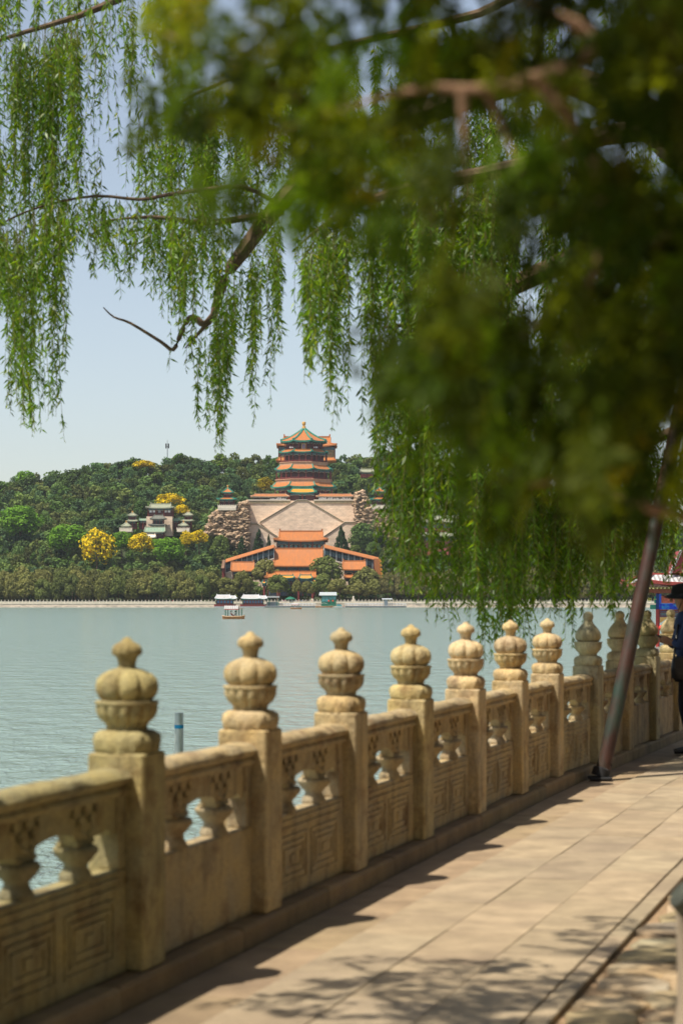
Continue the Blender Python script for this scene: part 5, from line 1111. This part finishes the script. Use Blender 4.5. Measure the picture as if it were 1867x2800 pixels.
# ------------------------------------------------------------------ willow
wt = empty('willow_tree', (5.9, 21.0, 0), 'large weeping willow hanging its leafy strands over the lake', 'willow')
wloc = Vector((5.9, 21.0, 0))
def wl_(u, v, Y): return atd(u, v, Y) - wloc
m = MB(); m.tube([(0.1, 0, -0.1), (0.05, 0.02, 0.5), (-0.1, 0.1, 1.6), (-0.35, 0.1, 3.0), (-0.6, 0.0, 4.2)], [0.55, 0.42, 0.36, 0.33, 0.28], 14); m.build('trunk', BARK, wt, True)
fork = Vector((-0.6, 0.0, 4.2))
LIMBS = {  # display-px polylines (u, v, distance), radius at start
 'top': ([(1300, -260, 21), (900, -150, 21), (500, -70, 21), (330, -25, 21), (185, 35, 21), (0, 92, 21), (-140, 150, 21)], 0.10),
 'arc': ([(1300, 180, 22), (1000, 250, 22), (760, 360, 22), (640, 470, 22), (560, 575, 22), (515, 640, 22), (492, 720, 22), (470, 750, 22), (425, 800, 22)], 0.17),
 'mid': ([(640, 470, 22), (560, 430, 21.5), (450, 438, 21), (380, 448, 20.8), (320, 458, 20.6), (220, 450, 20.5), (110, 470, 20.3), (20, 505, 20.2), (-60, 560, 20.2)], 0.02),
 'midlow': ([(620, 490, 22), (480, 512, 21.6), (350, 498, 21.4), (232, 508, 21.3)], 0.03),
 'right': ([(1480, 520, 18.8), (1300, 600, 18.8), (1110, 690, 18.8), (1050, 732, 18.8), (960, 742, 18.8), (880, 752, 18.8)], 0.15),
 'upper': ([(1400, -80, 23), (1100, 30, 23), (850, 90, 23), (650, 140, 23), (450, 215, 23), (330, 290, 23)], 0.07),
 'inner': ([(1480, 300, 18.5), (1200, 380, 18.2), (950, 430, 18.0), (800, 480, 18.5), (690, 560, 19)], 0.12),
 'low': ([(1500, 760, 19.5), (1300, 860, 19.5), (1120, 960, 19.5), (980, 1000, 19.5), (900, 1040, 19.5)], 0.09),
 'lowest': ([(1568, 980, 20.5), (1400, 1060, 20.5), (1200, 1110, 20.5), (1060, 1140, 20.5)], 0.07),
 'twig': ([(492, 722, 22), (470, 745, 22), (448, 730, 22), (432, 734, 22), (416, 765, 22), (398, 803, 22), (370, 785, 22), (300, 742, 22), (262, 728, 22), (238, 706, 22)], 0.035),
}
for k, (pts, r0) in LIMBS.items():
    P = [wl_(*p) for p in pts]
    if k not in ('mid', 'midlow', 'twig'):
        q = fork + (P[0]-fork)*0.5 + Vector((0, 0, 0.5 if P[0].z > 4 else -0.2)); P = [fork, q] + P
    n = len(P); m = MB(); rad = [r0*(1.5 if i < 2 and k not in ('mid', 'midlow', 'twig') else 1)*(1-max(0, i-1)/(n-2)) + 0.006 for i in range(n)]
    # smooth the polyline a little
    S = []; SR = []
    for i in range(n-1):
        for t in (0, 0.34, 0.67):
            p0, p1, p2, p3 = P[max(i-1, 0)], P[i], P[i+1], P[min(i+2, n-1)]
            S.append(0.5*((2*p1)+(p2-p0)*t+(2*p0-5*p1+4*p2-p3)*t*t+(3*p1-p0-3*p2+p3)*t**3)); SR.append(rad[i]+(rad[i+1]-rad[i])*t)
    S.append(P[-1]); SR.append(rad[-1]); m.tube(S, SR, 8); m.build('limb', BARK, wt, True)
PROF = [(-60, 740), (18, 735), (24, 960), (50, 1010), (62, 960), (90, 960), (108, 1030), (122, 1010), (134, 890), (146, 840), (152, 600), (180, 640), (215, 640), (228, 560), (262, 690), (300, 690), (330, 660), (345, 700), (372, 760), (382, 850), (415, 855), (422, 780), (432, 930), (455, 980), (480, 1000), (496, 900), (506, 1080), (520, 1120), (528, 980), (540, 780), (562, 800), (572, 780), (580, 1000), (598, 1000), (606, 800), (622, 1010), (650, 980), (676, 1010), (690, 850), (705, 890), (730, 880), (738, 960), (760, 950), (768, 840), (778, 1010), (800, 940), (815, 1050), (830, 1050), (848, 860), (866, 980), (882, 1300), (890, 1340), (908, 1320), (930, 1390), (955, 1360), (975, 1420), (1000, 1460), (1020, 1490), (1032, 1380), (1060, 1420), (1090, 1400), (1112, 1540), (1130, 1540), (1150, 1480), (1190, 1500), (1215, 1540), (1228, 1440), (1260, 1390), (1285, 1400), (1300, 1520), (1318, 1550), (1328, 1410), (1350, 1420), (1372, 1390), (1395, 1420), (1430, 1440), (1455, 1410), (1500, 1360), (1600, 1340)]
LEAF = []; LT = []; STEM = []
rn = np.random.default_rng(5)
def strand(p0, L_, dens=1.0, sway=None):
    n = max(6, int(L_/0.026*dens)); t = np.sort(rn.uniform(0.06 if L_ < 1 else 0.10, 1, n)); 
    sw = sway if sway is not None else rn.normal(size=2)*0.07
    ph = rn.uniform(0, 6); am = rn.uniform(0.008, 0.035)
    cx = p0[0] + sw[0]*t**1.6*L_ + am*np.sin(ph+t*L_*3.2); cy = p0[1] + sw[1]*t**1.6*L_; cz = p0[2]-t*L_
    P = np.stack([cx, cy, cz], 1)
    az = rn.uniform(0, 2*PI, n); dn = rn.uniform(0.45, 1.35, n)           # droop angle from vertical
    dirv = np.stack([np.sin(dn)*np.cos(az)*0.75, np.sin(dn)*np.sin(az)*0.75, -np.cos(dn)], 1)
    dirv /= np.linalg.norm(dirv, axis=1)[:, None]
    ln = rn.uniform(0.055, 0.115, n)*np.where(t > 0.93, 0.65, 1.0)
    side = np.cross(dirv, rn.normal(size=(n, 3))); side /= np.linalg.norm(side, axis=1)[:, None]
    wd = ln*rn.uniform(0.085, 0.125, n)
    q = np.stack([P, P+dirv*(ln*0.42)[:, None]+side*wd[:, None], P+dirv*ln[:, None]+np.array([0, 0, -0.006]), P+dirv*(ln*0.42)[:, None]-side*wd[:, None]], 1)
    LEAF.append(q); b = rn.uniform(0.6, 1.35); c = np.ones((n, 3))*b*rn.uniform(0.6, 1.4, n)[:, None]; yl = rn.uniform(size=n) < 0.10; c[yl] *= np.array([1.9, 1.25, 1.0]); LT.append(c)
    k = 7; tt = np.linspace(0, 1, k); S = np.stack([p0[0]+sw[0]*tt**1.6*L_+am*np.sin(ph+tt*L_*3.2), p0[1]+sw[1]*tt**1.6*L_, p0[2]-tt*L_], 1); w_ = 0.0022
    for i in range(k-1):
        for d in (np.array([w_, 0, 0]), np.array([0, w_, 0])): STEM.append(np.stack([S[i]-d, S[i+1]-d*0.7, S[i+1]+d*0.7, S[i]+d]))
def hang(pts, nb, per, lmin, lmax, ylo, jit, xr=None, dens=1.0, cap=None):
    """hang bunches of strands from a limb polyline; ends follow the crown's lower outline"""
    seg = [(a, b) for a, b in zip(pts[:-1], pts[1:])]; ln = [math.hypot(b[0]-a[0], b[1]-a[1]) for a, b in seg]
    for _ in range(nb):
        for _try in range(30):
            s_ = random.uniform(0, sum(ln)); i = 0
            while s_ > ln[i] and i < len(ln)-1: s_ -= ln[i]; i += 1
            a, b = seg[i]; t = min(1, s_/ln[i]); u = a[0]+(b[0]-a[0])*t; v = a[1]+(b[1]-a[1])*t; Y = a[2]+(b[2]-a[2])*t
            if xr is None or xr[0] <= u <= xr[1]: break
        else: continue
        u0 = u + random.gauss(0, jit*1.5); Y0 = Y + random.uniform(-1.2, 1.2); k = 4573/Y0; swb = rn.normal(size=2)*0.04
        blen = random.uniform(lmin, lmax)
        for j in range(per):
            uu = u0 + random.gauss(0, 9); y0 = Y0 + random.gauss(0, 0.08); vv = v + random.uniform(-12, 60)
            end = min(vv + blen*random.uniform(0.35, 1.08)*k, interp(PROF, uu) - abs(random.gauss(0, 38)))
            if cap is not None: end = min(end, cap)
            L_ = (end-vv)/k
            if L_ < 0.18: continue
            p = wl_(uu, vv, y0); strand((p.x, p.y, p.z), L_, dens, swb+rn.normal(size=2)*0.012)
hang(LIMBS['top'][0], 26, 4, 0.8, 1.8, 0, 14, (-60, 175))
hang(LIMBS['top'][0], 26, 4, 1.8, 3.0, 0, 14, (-60, 165))
hang([(-60, -110, 20.6), (60, -80, 20.6), (190, -60, 20.6), (330, -60, 20.6)], 24, 4, 0.5, 1.3, 0, 14)
hang([(-60, 330, 20.6), (60, 300, 20.6), (160, 320, 20.6)], 14, 4, 0.8, 2.0, 0, 14)
hang(LIMBS['top'][0], 14, 4, 0.5, 1.7, 0, 12, (165, 420), 0.8)
hang(LIMBS['mid'][0], 30, 4, 1.6, 2.9, 0, 10, (-40, 138))
hang(LIMBS['mid'][0], 34, 3, 0.3, 1.0, 0, 12, (130, 345))
hang(LIMBS['mid'][0], 16, 4, 0.6, 1.6, 0, 12, (345, 560))
hang(LIMBS['midlow'][0], 14, 3, 0.4, 1.0, 0, 10, (240, 480))
hang(LIMBS['midlow'][0], 8, 4, 0.8, 2.2, 0, 10, (380, 560))
hang(LIMBS['upper'][0], 75, 5, 0.6, 2.0, 0, 14, (300, 700))
hang(LIMBS['upper'][0], 34, 5, 1.2, 2.8, 0, 16, (700, 1400))
hang(LIMBS['inner'][0], 24, 4, 0.8, 2.2, 0, 18, (560, 860))
hang(LIMBS['inner'][0], 55, 5, 1.2, 2.9, 0, 18, (880, 1150))
hang(LIMBS['inner'][0], 26, 5, 1.5, 3.0, 0, 18, (1100, 1500))
hang(LIMBS['arc'][0], 34, 4, 1.0, 2.4, 0, 12, (425, 800))
hang(LIMBS['arc'][0], 40, 5, 1.2, 2.9, 0, 16, (800, 1300))
hang(LIMBS['right'][0], 75, 4, 1.4, 3.2, 0, 16, (850, 1200))
hang(LIMBS['right'][0], 30, 5, 1.8, 3.4, 0, 18, (1200, 1500))
hang(LIMBS['low'][0], 72, 4, 1.0, 2.6, 0, 16, (880, 1500))
hang(LIMBS['lowest'][0], 92, 5, 0.9, 2.2, 0, 18, (1050, 1590))
hang(LIMBS['twig'][0], 5, 2, 0.2, 0.6, 0, 5, (385, 470))
lq = np.concatenate(LEAF); o = inst('foliage', quads_mesh('foliage', lq, WILLEAF, np.concatenate(LT)), wt); tag(o, kind='stuff')
sq = np.stack(STEM); o = inst('hanging_twigs', quads_mesh('hanging_twigs', sq, surf('willow_twig', (0.20, 0.17, 0.05), 0.7)), wt); tag(o, kind='stuff')
# ------------------------------------------------------------------ cypress beside the camera
cy = empty('cypress_tree', (2.1, 4.0, 0), 'cypress with olive scale-leaf sprays hanging close to the viewer at the upper right', 'cypress')
cl = Vector((2.1, 4.0, 0))
m = MB(); m.tube([(0, 0, -0.1), (0, 0, 0.5), (-0.05, 0, 2), (-0.1, 0.05, 4), (-0.2, 0.1, 6.5)], [0.24, 0.19, 0.16, 0.12, 0.04], 12); m.build('trunk', CYBARK, cy, True)
SQ = []; STT = []; rc = np.random.default_rng(17)
def spray(p, d, L_, n=46, br=1.0):
    d = d/np.linalg.norm(d); s_ = np.cross(d, rc.normal(size=3)); s_ /= np.linalg.norm(s_)
    t = rc.uniform(0.02, 1, n); sg = rc.choice([-1, 1], n); spread = (1-t*0.75)*L_*0.42
    off = rc.uniform(0, 1, n); base = p + d*(t*L_)[:, None] + s_*(sg*off*spread)[:, None] + d*(off*spread*0.9)[:, None] + rc.normal(size=(n, 3))*0.004
    dv = d + s_*(sg*0.8)[:, None] + rc.normal(size=(n, 3))*0.35; dv /= np.linalg.norm(dv, axis=1)[:, None]
    sd = np.cross(dv, rc.normal(size=(n, 3))); sd /= np.linalg.norm(sd, axis=1)[:, None]
    ln = rc.uniform(0.012, 0.024, n)*L_/0.09; wd = ln*0.24
    SQ.append(np.stack([base, base+dv*(ln*0.5)[:, None]+sd*wd[:, None], base+dv*ln[:, None], base+dv*(ln*0.5)[:, None]-sd*wd[:, None]], 1))
    c = np.ones((n, 3))*np.asarray(br)*rc.uniform(0.8, 1.2)*rc.uniform(0.8, 1.2, n)[:, None]
    if rc.uniform() < 0.05: c *= np.array([1.5, 1.05, 0.8])
    STT.append(c)
EDGE = [(120, -400), (190, -40), (240, 130), (300, 300), (340, 400), (400, 440), (460, 520), (520, 600), (600, 640), (700, 700), (760, 640), (820, 610), (900, 700), (950, 880), (1000, 1040), (1060, 1130), (1120, 1180), (1200, 1215), (1300, 1265), (1400, 1290), (1480, 1250), (1568, 1170), (1750, 1150)]
def dens(u, v):
    e = interp(EDGE, u); d = (e-v)/260.0
    if d <= 0: return 0
    n = 0.5+0.25*math.sin(u*0.013+1.3)*math.sin(v*0.011+0.6)+0.25*math.sin(u*0.031+v*0.017)*math.sin(v*0.027-u*0.009+2)
    gap = 0.0
    for gu, gv, gr in ((900, 30, 90), (1260, 110, 80), (1300, 320, 90), (1130, 560, 110), (960, 620, 110), (700, 560, 80), (1310, 870, 90), (1240, 1000, 90), (330, 560, 100), (560, 640, 110), (520, 180, 50), (1500, 400, 50)):
        gap = max(gap, math.exp(-((u-gu)**2+(v-gv)**2)/gr**2))
    right = 0.25+0.75*min(1, max(0, (u-150)/700))
    return min(1, d*0.9+0.10)*(0.35+0.65*n)*(1-0.9*gap)*right*1.35
BR_ = [([(1700, -10), (1568, 42), (1450, 78), (1390, 112), (1330, 140), (1250, 172), (1180, 195), (1080, 207), (1000, 200), (900, 215), (760, 260), (640, 300)], 1.86, 0.0075), ([(1390, 112), (1330, 60), (1260, 30), (1190, 5), (1100, -60)], 1.86, 0.005), ([(1060, 208), (1063, 260), (1068, 340), (1080, 420)], 1.86, 0.0035), ([(1230, 180), (1290, 250), (1350, 330), (1375, 420), (1385, 500), (1370, 600), (1330, 720), (1290, 850)], 1.88, 0.0042), ([(1620, 1200), (1500, 1170), (1400, 1130), (1300, 1100), (1190, 1120)], 2.1, 0.006), ([(760, 260), (640, 200), (480, 120), (340, 60)], 2.0, 0.004), ([(1115, 203), (1140, 260), (1170, 340), (1210, 420)], 1.87, 0.003), ([(1650, 500), (1500, 560), (1380, 620), (1250, 720), (1130, 860), (1060, 1000)], 2.2, 0.005)]
for pts, d, r in BR_:
    d, r = d*1.5, r*1.5
    m = MB(); P = [atd(u, v, d)-cl for u, v in pts]
    if pts[0][0] > 1560: P = [Vector((-0.07, 0, P[0].z+0.6)), (Vector((-0.07, 0, P[0].z+0.6))+P[0])*0.5] + P
    m.tube(P, [max(r*1.7*(1-i/(len(P)-1))**0.8, 0.0012) for i in range(len(P))], 7); m.build('branch', CYBARK, cy, True)
rk = random.Random(77); nspray = 0; ncl = 0
def clump(u, v, d, n, su, sv, L0, L1, b):
    global nspray
    for _ in range(n):
        p = atd(u+rk.gauss(0, su), v+rk.gauss(0, sv), d+rk.gauss(0, 0.04))-cl
        spray(np.array(p), np.array([rk.gauss(-0.15, 0.4), rk.gauss(0, 0.5), -0.85+rk.gauss(0, 0.25)]), rk.uniform(L0, L1), 60, b); nspray += 1
HUES = [(0.25, 0.28, 0.4), (0.4, 0.45, 0.5), (0.5, 0.7, 0.6), (0.6, 0.7, 0.7), (0.85, 0.88, 0.9), (1.3, 1.3, 1.0), (1.8, 1.75, 1.2), (1.3, 1.8, 1.0), (0.3, 0.4, 0.5), (0.5, 0.6, 0.5), (0.9, 1.2, 0.8)]
while ncl < 275:
    u, v = rk.uniform(130, 1700), rk.uniform(-320, 1150)
    if rk.random() > dens(u, v+95): continue
    clump(u, v, rk.uniform(2.3, 4.2), rk.randint(3, 7), 17, 34, 0.055, 0.11, np.array(rk.choice(HUES))*rk.uniform(0.8, 1.2)); ncl += 1
for _ in range(34):                                    # dense side towards the trunk
    clump(rk.uniform(1400, 1680), rk.uniform(200, 1060), rk.uniform(2.4, 3.8), rk.randint(4, 7), 20, 40, 0.055, 0.11, np.array(rk.choice(HUES[:7]))*rk.uniform(0.8, 1.2))
for _ in range(26):                                   # unseen sprays added above the frame to shade parts of those below
    p = Vector((rk.uniform(-1.7, 0.6), rk.uniform(0.3, 2.4), rk.uniform(2.75, 3.6)))-cl
    if (p+cl).z < CAMZ + 0.34*(p+cl).y + 0.35: continue
    spray(np.array(p), np.array([rk.gauss(-0.3, 0.5), rk.gauss(0, 0.5), -0.4]), rk.uniform(0.12, 0.24), 46, 1.0)
# upper boughs over the rail: they throw the dappled shade on the near paving
for bx in range(7):
    a = Vector((-0.15, 0.08, 4.3+0.22*bx)); e = Vector((-3.9+0.35*bx+rk.uniform(-0.2, 0.2), 2.3+0.32*bx, 4.4+0.2*bx)); mid = (a+e)/2+Vector((0, 0, 0.35))
    m = MB(); P = [a+(mid-a)*t if t <= 1 else mid+(e-mid)*(t-1) for t in (0, 0.5, 1, 1.5, 2)]; m.tube(P, [0.045, 0.035, 0.025, 0.016, 0.006], 7); m.build('branch', CYBARK, cy, True)
    for j in range(60):
        t = rk.uniform(1.15, 2.08); q = (mid+(e-mid)*(t-1)) if t > 1 else a+(mid-a)*t
        q = q + Vector((rk.gauss(0, 0.22), rk.gauss(0, 0.25), rk.gauss(0, 0.12)))
        spray(np.array(q), np.array([rk.gauss(-0.7, 0.4), rk.gauss(0.2, 0.5), -0.35]), rk.uniform(0.2, 0.36), 46)
o = inst('foliage', quads_mesh('foliage', np.concatenate(SQ), CYLEAF, np.concatenate(STT)), cy); tag(o, kind='stuff')
# ------------------------------------------------------------------ unseen trees added on the land side to cut sky fill on the balustrade
SH = leafmat('broadleaf', (1, 1, 1), (1.2, 1.2, 0.5), tmix=0.25, rough=0.6, obj=True, spec=0.2)
qs, Ts = crown_quads(np.random.default_rng(8), 60, 60, 'round', 0.10); SHM = quads_mesh('crown', qs, SH, tintcol(Ts, (1, 1, 1)))
TREES = [(-14 + 4.3*i, 4.3 + 0.28*i + (0.5 if i % 2 else 0), 3.3, 9.5, 1.7) for i in range(7)] + [(-12 + 6.0*i, 9.5 + 0.5*i, 4.2, 11, 0.6) for i in range(5)]
ORD = ['first', 'second', 'third', 'fourth', 'fifth', 'sixth', 'seventh']
for i, (s_, n_, r, h, b0) in enumerate(TREES):
    p = W(s_, n_); row = 'inner row' if i < 7 else 'outer row'
    g = empty('sky_block_tree', (p.x, p.y, 0), '%s unseen tree of the %s added landward to block sky light' % (ORD[i % 7], row), 'tree', 'unseen trees added to block sky light')
    inst('crown', SHM, g, (0, 0, b0), i, (r, r, (h-b0)/2), (0.04, 0.06, 0.012)); inst('trunk', TRUNK, g, (0, 0, -0.1), i, (2.2, 2.2, 3.2))
# ------------------------------------------------------------------ thin summer air
hm = bpy.data.materials.new('thin_haze'); hm.use_nodes = True; ht = hm.node_tree; ht.nodes.clear()
ho = ht.nodes.new('ShaderNodeOutputMaterial'); hv = ht.nodes.new('ShaderNodeVolumePrincipled'); hv.inputs['Color'].default_value = (0.86, 0.93, 1.0, 1); hv.inputs['Density'].default_value = 0.000042; hv.inputs['Anisotropy'].default_value = 0.0
ht.links.new(hv.outputs[0], ho.inputs['Volume'])
m = MB(); m.box(-660, 660, -340, 1360, -6, 118); o = m.build('haze', hm); tag(o, kind='stuff')
